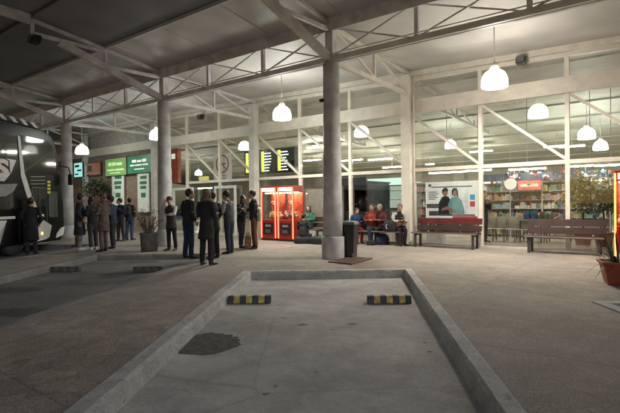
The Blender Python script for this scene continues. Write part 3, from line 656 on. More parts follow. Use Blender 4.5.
# doors in the glazed front
def door(px0,px1,label,top):
    s0,s2=sx(px0,nF),sx(px1,nF); w=(s2-s0)/2; t=bthing('glass_door',label,'door',(s0+s2)/2,nF-.13,0)
    m=mat('door_white',(.72,.73,.70),.45,.05); bm=new()
    box(bm,-w,-w+.09,-.04,.04,.003,top); box(bm,w-.09,w,-.04,.04,.003,top); box(bm,-w+.09,w-.09,-.04,.04,top-.12,top); box(bm,-w+.09,w-.09,-.04,.04,.003,.12)
    obj('frame',bm,m,t); obj('pane',box(new(),-w+.09,w-.09,-.006,.006,.12,top-.12),M_glass,t)
    obj('handle',tube(new(),[(w-.14,-.08,.9),(w-.14,-.08,1.25)],.015,8),M_dark,t)
door(217.5,238.5,'white framed glass door beside the man with grey sleeves',2.2); door(176,196,'white framed glass door behind the woman with white sleeves',2.2)

# ------------------------------------------------------------ claw machines
M_red=mat('red_cabinet',(.30,.02,.015),.35,.1,5); M_neon=emis('red_neon',(1,.10,.05),5); M_neon2=emis('orange_neon',(1,.25,.05),4.5); M_warm=emis('warm_box_light',(1,.75,.45),22)
M_plush=[mat('plush_%d'%i,c,.9,.2,20) for i,c in enumerate([(.6,.45,.3),(.6,.2,.1),(.65,.6,.5),(.5,.35,.08),(.35,.12,.2)])]
def claw(s,n,label,neon,seed):
    t=bthing('claw_machine',label,'claw machine',s,n,0,'claw machines by the glass'); w=.37; d=.30; rn=random.Random(seed)
    obj('cabinet',box(new(),-w,w,-d,d,.06,.78),M_red,t,bev=.01)
    obj('plinth',box(new(),-w-.01,w+.01,-d-.01,d+.01,0,.058),M_black,t)
    obj('coin_door',box(new(),-w+.12,w-.12,-d-.02,-d-.001,.25,.66),M_black,t); 
    obj('coin_frame',box(new(),-.14,.14,-d-.028,-d-.021,.52,.6),mat('coin_plate',(.5,.48,.45),.3,metal=.6),t)
    obj('chute',box(new(),-.16,.1,-d-.026,-d-.021,.29,.42),mat('chute_grey',(.12,.11,.1),.4),t)
    for x in(-w+.02,w-.02):
        for y in(-d+.02,d-.02): obj('corner_post',box(new(),x-.02,x+.02,y-.02,y+.02,.782,1.8),M_red,t)
    for x in(-w+.02,w-.02): obj('neon_strip',box(new(),x-.018,x+.018,-d-.022,-d-.002,.1,1.98),neon,t)
    obj('top_box',box(new(),-w,w,-d,d,1.802,2.04),M_red,t,bev=.01)
    obj('header_panel',box(new(),-w+.07,w-.07,-d-.02,-d-.001,1.84,1.98),mat('header_lit',(.8,.7,.6),.5,.2,6,emit=1.5),t)
    obj('inner_light',box(new(),-w+.08,w-.08,-.15,.15,1.77,1.798),M_warm,t)
    obj('back_panel',box(new(),-w+.045,w-.045,d-.03,d-.01,.782,1.8),mat('mirror_back',(.42,.10,.06),.35,.4,10,metal=.4),t)
    obj('pane',box(new(),-w+.045,w-.045,-d+.01,-d+.016,.79,1.8),M_glass,t)
    bm=new(); tube(bm,[(0,0,1.77),(0,0,1.5)],.012,6)
    for a in range(3): tube(bm,[(0,0,1.5),(.08*math.cos(a*2.1),.08*math.sin(a*2.1),1.44),(.04*math.cos(a*2.1),.04*math.sin(a*2.1),1.36)],.01,6)
    obj('claw',bm,mat('chrome',(.7,.7,.7),.2,.02,metal=1),t)
    for q in range(22):
        c=Vector((rn.uniform(-w+.11,w-.11),rn.uniform(-d+.1,d-.12),.86+rn.random()*.14)); r=rn.uniform(.05,.085)
        bm=new(); bmesh.ops.create_icosphere(bm,subdivisions=2,radius=r,matrix=Matrix.Translation(c)); 
        bmesh.ops.create_icosphere(bm,subdivisions=1,radius=r*.6,matrix=Matrix.Translation(c+Vector((0,-.02,r*1.1))))
        for e in(-1,1): bmesh.ops.create_icosphere(bm,subdivisions=1,radius=r*.25,matrix=Matrix.Translation(c+Vector((e*r*.45,-.02,r*1.6))))
        obj('prize',bm,M_plush[rn.randrange(5)],t,True)
    return t
nM=nF-.85
cs=[sx(274,nM),sx(291,nM)]
claw(cs[0],nM,'red neon claw machine behind the man with brown trousers',M_neon,1)
claw(cs[1],nM,'red claw machine full of toys next to the crouching child',M_neon,2)
claw(sx(635,nM-.6),nM-.6,'orange lit machine at the right edge behind the red flower pot',M_neon2,4)

# ------------------------------------------------------------ benches
M_bred=mat('bench_red',(.10,.014,.013),.4,.2,5,.05); M_bbrn=mat('bench_brown',(.035,.011,.009),.6,.25,5,.05)
def bench(px0,px1,n,label,top):
    s0,s2=sx(px0,n),sx(px1,n); w=(s2-s0)/2; t=bthing('bench',label,'bench',(s0+s2)/2,n,0,'slatted benches along the glass')
    obj('seat_slat',box(new(),-w,w,-.42,-.27,.42,.455),M_bbrn,t,bev=.006); obj('seat_slat',box(new(),-w,w,-.25,-.10,.42,.455),M_bbrn,t,bev=.006)
    obj('seat_slat',box(new(),-w,w,-.08,.03,.42,.455),M_bbrn,t,bev=.006)
    obj('edge_trim',box(new(),-w,w,-.445,-.422,.425,.452),mat('bench_trim',(.3,.26,.23),.4,metal=.3),t)
    for z0,z1,m in((.50,.66,M_bbrn),(.70,.88,top)):
        bm=new(); rings(bm,[[(x,.05+(z-.5)*.25,z) for z in(z0,z1)]+[(x,.085+(z-.5)*.25,z) for z in(z1,z0)] for x in(-w,w)]); obj('back_slat',bm,m,t,bev=.005)
    for x in(-w+.12,w-.12):
        obj('leg',box(new(),x-.03,x+.03,-.40,-.34,0,.418),M_dark,t); obj('leg',box(new(),x-.03,x+.03,.0,.06,0,.418),M_dark,t)
        obj('back_support',bar(new(),(x,.10,.42),(x,.19,.84),.03),M_dark,t)
        obj('side_rail',box(new(),x-.02,x+.02,-.34,0,.36,.418),M_dark,t)
    return t
nb=nF-.42
bench(416.5,481,nb,'slatted bench with bright red top slat in front of the two people poster',M_bred)
bench(527,606,nb,'dark brown slatted bench in front of the kiosk window at right',M_bbrn)
bench(350,405,nb,'dark bench with seated people and luggage',M_bbrn)
bench(283,326,nb,'dark brown bench behind the crouching child, left of the nearest column',M_bbrn)

# ------------------------------------------------------------ bin, cover frame, planters
p=at(350,257.5); t=thing('litter_bin','tall black litter bin standing beside the nearest concrete column','bin',p,-TH+.2)
bm=new(); rings(bm,[[(x*r,y*r,z) for x,y in((-1,-1),(1,-1),(1,1),(-1,1))] for r,z in((.14,0),(.175,.82))]); obj('body',bm,M_black,t,bev=.02)
bm=new(); rings(bm,[[(x*r,y*r,z) for x,y in((-1,-1),(1,-1),(1,1),(-1,1))] for r,z in((.195,.825),(.2,.86),(.17,.91),(.1,.93))]); obj('lid',bm,mat('bin_lid',(.07,.075,.08),.35,.2),t,bev=.01)
for x in(-.13,.13): 
    bm=new(); tube(bm,[(x-.02,-.17,.07),(x+.02,-.17,.07)],.06,14); obj('wheel',bm,M_dark,t)
a,b,c_,d_=[at(*q) for q in((328,262.5),(352,265),(373,259),(352,257.3))]
bm=new(); prism(bm,[(q.x,q.y) for q in(a,b,c_,d_)],.004,.03,'z'); o=obj('cover_frame',bm,mat('rust_iron',(.10,.06,.05),.7,.3,12,.4),None,bev=.006); tag(o,'low rusty iron cover frame on the paving by the nearest column','cover')

def leaf(bm,p,d,L,wd,droop,k=5):
    p=Vector(p); d=Vector(d).normalized(); side=d.cross(Vector((0,0,1)))
    side=side.normalized() if side.length>.01 else Vector((1,0,0)); prev=None
    for i in range(k+1):
        t=i/k; c=p+d*L*t+Vector((0,0,-droop*t*t)); w=wd*math.sin(PI*min(.97,(t*.85+.12)))
        a,b=bm.verts.new(c-side*w),bm.verts.new(c+side*w+Vector((0,0,w*.3)))
        if prev: bm.faces.new((prev[0],prev[1],b,a))
        prev=(a,b)
M_leaf=mat('dark_leaf',(.035,.06,.02),.5,.35,9); M_gleaf=mat('green_leaf',(.07,.12,.04),.5,.35,9); M_dry=mat('dry_leaf',(.12,.09,.04),.7,.4,9); M_yleaf=mat('yellow_green_leaf',(.38,.38,.12),.6,.4,7); M_soil=mat('soil',(.03,.022,.015),.95,.3,20)
M_terra=mat('terracotta_red',(.26,.05,.03),.6,.15,5,.15)
p=at(619,284); rn=random.Random(4)
t=thing('flower_pot','square tapered red pot with spiky leaves at the right edge','pot',p,-TH+.25)
bm=new(); rings(bm,[[(x*r,y*r,z) for x,y in((-1,-1),(1,-1),(1,1),(-1,1))] for r,z in((.18,0),(.25,.33),(.275,.335),(.28,.38),(.25,.38),(.24,.33))]); obj('pot',bm,M_terra,t,bev=.008)
obj('soil',box(new(),-.235,.235,-.235,.235,.3,.34),M_soil,t)
bm=new()
for q in range(70):
    a=rn.random()*2*PI; e=rn.uniform(.25,1.5); leaf(bm,(.08*math.cos(a),.08*math.sin(a),.33),(math.cos(a)*math.cos(e),math.sin(a)*math.cos(e),math.sin(e)),rn.uniform(.35,.75),.012,rn.uniform(.05,.4)*(1.3-e*.6),7)
obj('foliage',bm,M_leaf,t)
p=at(149.5,251); t=thing('round_planter','round concrete planter with dry twiggy plant beside the second column','planter',p)
obj('pot',lathe(new(),[(.24,0),(.27,.5),(.29,.52),(.29,.56),(.25,.56),(.24,.5)],24),mat('planter_grey',(.17,.17,.165),.8,.2,6,.2),t,True); obj('soil',lathe(new(),[(.235,.48),(.235,.52)],20),M_soil,t)
bm=new(); bs=new()
for q in range(26):
    a=rn.random()*2*PI; e=rn.uniform(.8,1.5); L=rn.uniform(.4,.95); d=Vector((math.cos(a)*math.cos(e),math.sin(a)*math.cos(e),math.sin(e))); b0=Vector((.1*math.cos(a),.1*math.sin(a),.5))
    tube(bs,[b0,b0+d*L*.5,b0+d*L+Vector((0,0,-.04))],[.008,.006,.003],5)
    for j in range(9):
        a2=rn.random()*2*PI; leaf(bm,b0+d*L*rn.uniform(.35,1),(math.cos(a2),math.sin(a2),rn.uniform(-.4,.6)),rn.uniform(.08,.18),.018,.04,3)
obj('foliage',bm,M_dry,t); obj('stem',bs,mat('twig',(.07,.05,.03),.8),t)
def potted_tree(p,h,r,m,label,seed,dens=260,trunk_h=None,lw=.03):
    rn=random.Random(seed); t=thing('potted_tree',label,'tree',p); th=trunk_h or h-r*1.6
    obj('pot',lathe(new(),[(.2,0),(.26,.36),(.28,.38),(.28,.42),(.24,.42)],20),M_terra,t,True)
    bm=new(); tube(bm,[(0,0,.38),(.02,.01,th*.6),(0,.02,th)],[.035,.028,.02],8)
    cs=[]
    for q in range(9):
        a=rn.random()*2*PI; e=rn.uniform(.1,1.3); rr=r*rn.uniform(.5,.95); c=Vector((math.cos(a)*math.cos(e)*rr,math.sin(a)*math.cos(e)*rr,th+math.sin(e)*rr*1.3)); cs.append(c)
        tube(bm,[(0,.02,th-.05),c*.5+Vector((0,0,th*.5)),c],[.016,.011,.005],5)
    obj('trunk',bm,mat('bark',(.08,.06,.04),.9,.3,10),t)
    bm=new()
    for q in range(dens):
        c=cs[rn.randrange(9)]+Vector([rn.gauss(0,r*.28) for _ in range(3)]); a=rn.random()*2*PI
        leaf(bm,c,(math.cos(a),math.sin(a),rn.uniform(-.7,.5)),rn.uniform(.1,.22),lw,.04,3)
    obj('crown',bm,m,t)
potted_tree(W(sx(583,16.6),16.6),2.35,.72,M_yleaf,'bushy yellow green potted tree in the hall behind the right bench',5,950,1.25)
potted_tree(W(sx(604,16.2),16.2),2.2,.6,M_gleaf,'dark green potted tree in the hall at the right edge',6,800,1.1)
potted_tree(W(sx(95,nF-1.0),nF-1.0),3.0,.75,M_leaf,'dark leafy potted tree below the brown sign behind the waiting people',8,600,2.0,.045)


# ------------------------------------------------------------ the bus
BX,BY,BR=-9.06,17.0,math.radians(-2)                                # front right corner and heading
t=thing('double_decker_bus','black double decker coach with a grey swoosh and large letter at the far left','bus',(BX,BY,FZ),BR)
M_bus=mat('bus_black_paint',(.006,.006,.007),.28,.15,2,spec=.12); M_busg=mat('bus_glass',(.01,.012,.015),.05,.1,2,spec=.9); M_silver=mat('bus_silver',(.62,.61,.60),.35,.06,3); M_bw=mat('bus_white',(.65,.64,.62),.4,.05)
BW=2.5
# side profile in (y,z); y=0 at the nose, tail at y=-13; the nose leans back with height and the roof edge is rounded
prof=[(-13,.32),(-3.25,.32),(-3.2,.75),(-2.95,1.02),(-2.6,1.1),(-2.25,1.02),(-2.0,.75),(-1.95,.32),(-.25,.30),(-.08,.42),(0,.8),(-.02,1.5),(-.1,2.2),(-.2,2.8),(-.34,3.35),(-.52,3.78),(-.78,4.03),(-1.25,4.14),(-12.5,4.16),(-12.9,4.0),(-13,3.5)]
bm=new(); prism(bm,prof,-BW,0,'x'); body=obj('body',bm,M_bus,t,bev=.05)
def side(nm,pts,m,off=.012,par=t,x=None):
    bm=new(); prism(bm,pts,.001,off,'x'); return obj(nm,bm,m,par)
# windows of the upper and lower deck
ups=[(-12.6,-10.6),(-10.5,-8.5),(-8.4,-6.4),(-6.3,-4.3),(-4.2,-2.55)]
for a,b in ups: side('upper_window',[(a,3.06),(b,3.06),(b,3.72),(a,3.72)],M_busg)
side('upper_window',[(-2.25,2.62),(-.42,2.62),(-.52,3.2),(-.72,3.66),(-.95,3.80),(-2.42,3.80)],M_busg)
for a,b in((-12.4,-9.6),(-9.5,-6.7),(-6.6,-4.3),(-4.2,-2.75)): side('lower_window',[(a,1.45),(b,1.45),(b,2.12),(a,2.12)],M_busg)
side('lower_window',[(-.95,1.15),(-.42,1.15),(-.42,2.05),(-.95,2.05)],mat('cab_window',(.06,.075,.07),.08,.2,4,spec=.8))
side('entry_door',[(-1.9,.40),(-1.06,.40),(-1.06,2.18),(-1.9,2.18)],mat('door_glass',(.02,.024,.026),.1,.2,3,spec=.8),.02)
bm=new(); [box(bm,.021,.03,y0,y1,z0,z1) for y0,y1,z0,z1 in((-1.9,-1.86,.4,2.18),(-1.1,-1.06,.4,2.18),(-1.5,-1.46,.4,2.18),(-1.86,-1.5,2.14,2.18),(-1.46,-1.1,2.14,2.18))]; obj('door_frame',bm,M_dark,t)
# swoosh and stripes
side('grey_swoosh',[(-13,2.30),(-13,2.98),(-4.6,3.02),(-2.60,2.98),(-2.85,2.55),(-3.15,2.30)],M_silver,.014)
side('silver_skirt',[(-4.2,2.15),(-2.55,2.25),(-2.75,2.0),(-3.1,1.85),(-4.2,1.75)],mat('bus_dim_silver',(.2,.2,.2),.35,.1),.014)
side('white_streak',[(-2.52,3.76),(-2.42,3.76),(-2.22,2.6),(-1.9,1.95),(-1.55,1.42),(-1.30,1.26),(-1.34,1.20),(-1.72,1.28),(-2.12,1.86),(-2.40,2.5)],M_bw,.022)
for a,b,z in((-3.4,-2.72,1.16),(-1.75,-1.25,1.18)): side('white_bar',[(a,z),(b,z),(b,z+.08),(a,z+.08)],M_bw,.034)
side('white_facet',[(-1.72,.36),(-1.80,.75),(-1.28,1.06),(-.82,.86),(-.98,.46),(-1.2,.40)],M_bw,.036)
side('white_facet',[(-.55,.40),(-.10,.48),(-.02,.78),(-.26,.74),(-.5,.55)],M_bw,.024)
side('pale_arch',[(-3.7,.36),(-3.42,.36),(-3.36,.8),(-3.08,1.12),(-3.55,1.12),(-3.7,.9)],MATS['bus_silver'],.024)
bm=new(); lathe(bm,[(.0,0),(.05,0),(.05,.02),(0,.025)],14); o=obj('side_marker_lamp',bm,emis('amber_lamp',(1,.3,.06),4),t); o.rotation_euler=(0,PI/2,0); o.location=(.037,-1.4,.62)
lt=text('S',.72,mat('logo_letter',(.75,.64,.64),.4,.05),t,(.026,-3.25,2.65),(PI/2,0,PI/2),'logo_letter',.006,1.7,.03)
lt2=text('S',.72,M_bus,t,(.018,-3.25,2.65),(PI/2,0,PI/2),'logo_outline',.004,1.75,.07)
for q in range(4): side('yellow_mark',[(-1.02-.0*q,1.98+.12*q),(-.86,1.98+.12*q),(-.86,2.06+.12*q),(-1.0,2.06+.12*q)],mat('yellow_mark',(.5,.5,.05),.5,emit=.15),.03)
for q in range(3): side('pale_line',[(-1.9,2.26+.12*q),(-1.12,2.3+.12*q),(-1.12,2.315+.12*q),(-1.9,2.275+.12*q)],MATS['bus_silver'],.013)
for y in(-2.5,-6.2,-9.4): side('panel_gap',[(y,.4),(y+.015,.4),(y+.015,1.4),(y,1.4)],M_dark,.004)
side('lower_moulding',[(-13,.36),(-3.72,.36),(-3.72,.40),(-13,.40)],MATS['bus_silver'],.016)
obj('number_plate',box(new(),-1.5,-1.0,.0,.02,.5,.62),MATS['bus_white'],t)
for x in(-.7,-1.7): obj('wiper',tube(new(),[(x,.02,1.05),(x+.25,.0,1.5),(x+.4,-.02,1.9)],.012,6),M_black,t)
# windshields wrapped on the nose
def nose(nm,z0,z1,m):
    pts=[]; P=[(0,.8),(-.02,1.5),(-.1,2.2),(-.2,2.8),(-.34,3.35),(-.52,3.78),(-.78,4.03)]
    def yy(z):
        for (a,b),(c,d) in zip(P,P[1:]):
            if b<=z<=d: return a+(c-a)*(z-b)/(d-b)
        return P[-1][0]
    bm=new(); rs=[]
    for i in range(9):
        z=z0+(z1-z0)*i/8; y=yy(z); rs.append([(x,y+.004+e,z) for x,e in((-BW+.08,.0),(-.08,.0),(-.08,.014),(-BW+.08,.014))])
    rings(bm,rs); obj(nm,bm,m,t)
nose('windshield',1.0,2.2,M_busg); nose('upper_windshield',2.55,3.9,M_busg)
for x in(-.3,-2.2): bm=new(); lathe(bm,[(0,0),(.12,0),(.11,.03),(0,.04)],16); o=obj('headlight',bm,M_silver,t); o.rotation_euler=(-PI/2,0,0); o.location=(x,-.0,.68)
def bwheel(x,y):
    bm=new(); lathe(bm,[(.30,-.15),(.46,-.14),(.5,-.1),(.5,.1),(.46,.14),(.30,.15)],32); o=obj('wheel',bm,M_rub,t,True); o.location=(x,y,.5); o.rotation_euler=(0,PI/2,0)
    bm=new(); lathe(bm,[(0,.10),(.1,.10),(.12,.05),(.27,.03),(.3,.12),(.315,.12),(.315,.0),(0,0)],24); obj('rim',bm,M_silver,o,True)
for x in(-.2,-BW+.2): bwheel(x,-2.6)
bm=new(); box(bm,-BW+.42,-.42,-3.2,-1.98,.32,1.0); obj('axle_box',bm,M_dark,t)
bm=new(); tube(bm,[(-.06,-.35,3.0),(.22,-.05,2.95),(.26,0,2.7)],.025,8); obj('mirror_arm',bm,M_black,t); obj('mirror',box(new(),.18,.34,-.05,.05,2.3,2.7),M_black,t,bev=.03)
for q in range(5): obj('roof_fin',prism(new(),[(-1.6-q*.5,4.17),(-1.4-q*.5,4.17),(-1.6-q*.5,4.32),(-1.85-q*.5,4.32)],-.4,-.04,'x'),M_silver,t)
obj('roof_unit',box(new(),-2.1,-.42,-6.5,-2.0,4.165,4.30),M_bus,t,bev=.04)

# ------------------------------------------------------------ people
def remesh(bm,vox,sm=2):
    me=bpy.data.meshes.new('tmp'); bm.to_mesh(me); bm.free(); o=bpy.data.objects.new('tmp',me); C.objects.link(o)
    r=o.modifiers.new('r','REMESH'); r.mode='VOXEL'; r.voxel_size=vox
    if sm: q=o.modifiers.new('s','SMOOTH'); q.iterations=sm; q.factor=.5
    dg=bpy.context.evaluated_depsgraph_get(); m2=bpy.data.meshes.new_from_object(o.evaluated_get(dg)); bpy.data.objects.remove(o); bpy.data.meshes.remove(me)
    for p in m2.polygons: p.use_smooth=True
    return m2
def mobj(name,me,m,parent):
    me.name=name; me.materials.clear()
    for x in(m if isinstance(m,list) else [m]): me.materials.append(x)
    o=bpy.data.objects.new(name,me); C.objects.link(o); o.parent=parent; return o
def ball(bm,c,r,sc=(1,1,1),sub=3,rot=None):
    M=Matrix.Translation(c)@(rot or Matrix())@Matrix.Diagonal((r*sc[0],r*sc[1],r*sc[2],1)); bmesh.ops.create_icosphere(bm,subdivisions=sub,radius=1,matrix=M)
def skinm(tone): return mat('skin_%d'%tone,[(.42,.25,.17),(.34,.19,.12),(.48,.30,.22)][tone],.55,.06,6)
V=Vector
def cloth(name,c,rough=.85): return mat(name,c,rough,.22,5,.35,bscale=14)
NV=[0]
def person(label,p,yaw,H=1.70,top=('black_wool',(.012,.012,.014)),coat=.0,bottom=('dark_denim',(.02,.03,.06)),hair=('dark_hair',(.012,.008,.006)),long_=False,
           pose='stand',shoe=('black_shoe',(.015,.015,.015)),tone=0,fem=False,cap=None,turn=0,skirt=False,seat_h=.45,sleeves=None,scarf=None,lean=0,group='people waiting outside'):
    t=thing('person',label,'person',p,yaw,group); k=H; NV[0]+=1; rn=random.Random(NV[0]*13)
    if not turn: turn=rn.uniform(-.7,.7)
    if not lean and not pose.startswith('sit'): lean=rn.uniform(-.02,.09)
    sw=.105*k if fem else .118*k; hw=.052*k
    sit=pose.startswith('sit')
    hipz=(seat_h+.09) if sit else .515*k
    sway=0 if sit else rn.uniform(-.03,.03); pel=V((sway,0,hipz)); ln=lean
    chest=pel+V((-sway*.6,.02+ln*.3,.20*k)); neck=pel+V((-sway,.01+ln*.42,.325*k)); head=pel+V((-sway*1.1,.038*k+ln*.55,.412*k))
    if pose=='crouch': pass
    L={}
    for sd in(-1,1):
        hip=pel+V((sd*hw,0,-.02*k)); 
        if sit: knee=V((sd*(hw+.03),.42*k*.62,seat_h+.05)); ank=V((sd*(hw+.02),.42*k*.62+(.03 if sd>0 else -.06),.075)); toe=ank+V((sd*.02,.15,-.045))
        else:
            st={'walk':.16*sd,'stride':.12*sd}.get(pose,rn.uniform(-.03,.03)+.02*sd)
            knee=V((sd*(hw+.012),st*.55+.015,.285*k)); ank=V((sd*(hw+.022),st-.01,.052*k)); toe=ank+V((sd*.035,.15,-.03*k))
        sh=neck+V((sd*sw,-.01,-.04*k))
        P={'stand':(V((sd*(sw+.045),-.02,.33*k)),V((sd*(sw+.03),.03,.175*k))),
           'walk':(V((sd*(sw+.05),-.05*sd,.33*k)),V((sd*(sw+.03),.04-.14*sd,.19*k))),
           'pockets':(V((sd*(sw+.06),-.06,.355*k)),V((sd*(sw-.0),.09,.225*k))),
           'phone':(V((sd*(sw+.04),.0,.345*k)),V((sd*(.07 if sd>0 else .06),.27,.47*k))) ,
           'fold':(V((sd*(sw+.05),.03,.345*k)),V((-sd*.08,.17,.385*k+sd*.02))),
           'raise':(V((sd*(sw+.05),.10,.37*k)),V((sd*.06,.2,.60*k if sd>0 else .36*k))),
           'hold':(V((sd*(sw+.04),-.0,.34*k)),V((sd*.1,.24,.36*k)))}
        key={'sit':'hold','sit_lean':'hold','stride':'walk'}.get(pose,pose)
        e,wv=P.get(key,P['stand']); base=pel-V((0,0,.515*k)) 
        el=base+e*1.0+V((0,ln*.3,.17*k if False else 0)); 
        # arms are given above the ground for a standing figure; bring them up to shoulder height
        el=V((el.x,el.y+ln*.3,base.z+e.z+.315*k)); wr=V((wv.x,wv.y+ln*.35,base.z+wv.z+.315*k))
        L[sd]=(hip,knee,ank,toe,sh,el,wr)
    tr=Matrix.Rotation(turn,4,'Z')
    bm=new()
    # trunk and neck
    tube(bm,[pel+V((0,0,-.05*k)),pel+V((0,0,.05*k)),chest-V((0,0,.06*k)),chest+V((0,0,.05*k)),neck-V((0,0,.03*k)),neck+V((0,0,.0)),head-V((0,.01,.03*k))],[(.075*k,.06*k),(.08*k,.062*k),(.073*k,.058*k),(.09*k,.065*k),(.06*k,.045*k),.034*k,.033*k],16)
    # head: skull, jaw, nose, ears
    def hp(x,y,z): return head+tr@V((x*k,y*k,z*k))
    ball(bm,hp(0,-.006,.012),.058*k,(.80,1.0,1.02),3,tr); ball(bm,hp(0,.012,-.022),.043*k,(.80,.92,1.12),3,tr); ball(bm,hp(0,.030,-.052),.016*k,(1.15,.9,.8),2,tr)
    tube(bm,[hp(0,.049,.012),hp(0,.062,-.010),hp(0,.060,-.018),hp(0,.048,-.020)],[.006*k,.009*k,.010*k,.007*k],8)
    for e in(-1,1): ball(bm,hp(e*.047,-.008,-.004),.016*k,(.3,.75,1.2),2,tr)
    tube(bm,[hp(-.014,.049,-.033),hp(0,.053,-.033),hp(.014,.049,-.033)],.005*k,6)
    for sd,(hip,knee,ank,toe,sh,el,wr) in L.items():
        tube(bm,[hip,hip.lerp(knee,.3),knee,knee.lerp(ank,.35),ank,ank-V((0,0,.02))],[.046*k,.047*k,.032*k,.033*k,.021*k,.016*k],12)
        pass
        tube(bm,[neck+V((sd*.03*k,0,-.03*k)),sh,sh.lerp(el,.25),el,el.lerp(wr,.3),wr],[.03*k,.033*k,.030*k,.023*k,.024*k,.0155*k],12)
        d=(wr-el).normalized(); a,b=frame_of(d); 
        if abs(d.z)>.7: a=V((0,1,0))*(1); b=d.cross(a).normalized(); a=b.cross(d).normalized()
        hl=.105*k; palm=wr+d*hl*.42
        tube(bm,[wr,wr+d*hl*.2,palm,palm+d*.01],[(.0155*k,.0155*k),(.022*k,.013*k) if True else 0,(.025*k,.012*k),(.022*k,.010*k)],10)
        nrm=b
        for f in range(4):
            o_=a*(f-1.5)*.0125*k; fl=(.42,.48,.45,.36)[f]*hl; bd=nrm*(-sd)*.25
            p0=palm+o_-d*.01; p1=p0+d*fl*.5; p2=p1+(d+bd*2).normalized()*fl*.38; p3=p2+(d*.5+bd*4).normalized()*fl*.28
            tube(bm,[p0,p1,p2,p3],[.0062*k,.0056*k,.005*k,.004*k],6)
        tube(bm,[wr+d*hl*.15+a*.016*k,wr+d*hl*.4+a*.036*k,wr+d*hl*.66+a*.040*k],[.0085*k,.007*k,.005*k],6)
    me=remesh(bm,.0095,1)
    sk=skinm(tone); me_m=[sk,mat('eye_dark',(.015,.01,.01),.3),mat('lip',(.28,.10,.09),.5)]
    body_=mobj('body',me,me_m,t)
    eyes=[hp(e*.018,.050,.010) for e in(-1,1)]; mth=[hp(x*.011,.056,-.034) for x in(-1,0,1)]
    for pl in me.polygons:
        c=pl.center
        if c.z>neck.z:
            if min((c-e).length for e in eyes)<.0075*k: pl.material_index=1
            elif min((c-e).length for e in mth)<.006*k: pl.material_index=2
    # trousers or skirt
    mb=cloth(*bottom); bm=new()
    tube(bm,[pel+V((0,0,-.045*k)),pel+V((0,-.005,.02*k)),pel+V((0,0,.07*k))],[(.087*k,.07*k),(.092*k,.073*k),(.083*k,.067*k)],16)
    for sd,(hip,knee,ank,toe,sh,el,wr) in L.items():
        hm=ank+V((0,0,.012)); kk=knee
        tube(bm,[hip+V((0,0,.03)),hip.lerp(kk,.25),hip.lerp(kk,.6),kk,kk.lerp(hm,.3),kk.lerp(hm,.7)+V((0,-.006,0)),hm],[.052*k,.056*k,.047*k,.040*k,.040*k,.036*k,.037*k],14)
    mobj('trousers',remesh(bm,.016,2),mb,t)
    if skirt:
        bm=new(); tube(bm,[pel+V((0,0,.06*k)),pel+V((0,0,-.06*k)),V((0,0,.2*k))],[(.085*k,.07*k),(.1*k,.085*k),(.12*k,.11*k)],20); mobj('skirt',remesh(bm,.016,2),mb,t)
    # shoes
    bm=new()
    for sd,(hip,knee,ank,toe,sh,el,wr) in L.items():
        d=(toe-ank); d.z=0; d.normalize(); zb=ank.z-.052*k if not sit else .0
        tube(bm,[ank+V((0,0,.01)),ank-V((0,0,.03))],[.031*k,.033*k],10)
        f0=V((ank.x,ank.y,zb+.032))-d*.045; pts=[f0,f0+d*.07,f0+d*.16,f0+d*.225,f0+d*.25]
        rs=[]
        for q,(w_,h_) in enumerate(((.026,.032),(.034,.038),(.042,.030),(.038,.022),(.020,.014))):
            c=pts[q].copy(); c.z=zb+.004+h_; a=d.cross(V((0,0,1))); rs.append([c+a*w_*math.cos(u*PI/6)+V((0,0,1))*h_*math.sin(u*PI/6) for u in range(12)])
        rings(bm,rs)
    mobj('shoes',remesh(bm,.009,1),mat(shoe[0],shoe[1],.5,.1,9),t)
    # top garment
    mt=cloth(*top); bm=new(); hem=pel.z-.04*k if coat==0 else (pel.z-coat*k)
    if sit: hem=max(hem,pel.z-.05)
    fl=1.0+coat*1.1
    pts=[V((0,.0,hem)),V((0,.0,hem+.03)),pel+V((0,0,.0)),pel+V((0,.005,.09*k)),chest-V((0,0,.02*k)),chest+V((0,0,.045*k)),neck-V((0,0,.045*k)),neck-V((0,0,.012*k)),neck+V((0,0,.014*k))]
    if hem>pel.z-.02: pts=pts[2:]; 
    rad=[(.095*k*fl,.078*k*fl),(.095*k*fl,.078*k*fl),(.098*k,.08*k),(.088*k if fem else .095*k,.073*k),(.098*k if fem else .104*k,.076*k),(.104*k if fem else .112*k,.076*k),(.095*k,.062*k),(.052*k,.05*k),(.044*k,.046*k)][-len(pts):]
    tube(bm,pts,rad,22)
    def arm_cloth(bm,rb=0):
        for sd,(hip,knee,ank,toe,sh,el,wr) in L.items():
            tube(bm,[neck+V((sd*.04*k,0,-.035*k)),sh+V((0,0,.004)),sh.lerp(el,.3),sh.lerp(el,.7),el,el.lerp(wr,.4),el.lerp(wr,.93)],[.036*k,.043*k,.041*k,.036*k,.035*k,.031*k,.026*k],14)
    if sleeves is None: arm_cloth(bm)
    mt_=remesh(bm,.014,3)
    for v in mt_.vertices:
        co=v.co; nn=noise.noise(co*9+V((NV[0],0,0)))*.010+noise.noise(co*22)*.004; v.co=co+v.normal*nn
    mobj('coat' if coat>.05 else 'jacket',mt_,mt,t)
    if sleeves is not None:
        bm=new(); arm_cloth(bm); mobj('sleeves',remesh(bm,.014,2),cloth(*sleeves),t)
    if scarf:
        bm=new(); rs=[]
        for u in range(17):
            a=u*PI/8; c=neck+V((math.cos(a)*.055*k,math.sin(a)*.05*k,.018*k)); rs.append(c)
        tube(bm,rs,.024*k,8); tube(bm,[neck+V((.03,.07,0)),chest+V((.03,.125,.03))],[(.03,.02),(.04,.015)],8); mobj('scarf',remesh(bm,.013,2),cloth(*scarf),t)
    # hair
    mh=mat(hair[0],hair[1],.5,.3,30,.4,bscale=60); bm=new()
    ball(bm,hp(0,-.017,.026),.064*k,(.83,.96,.98),3,tr); 
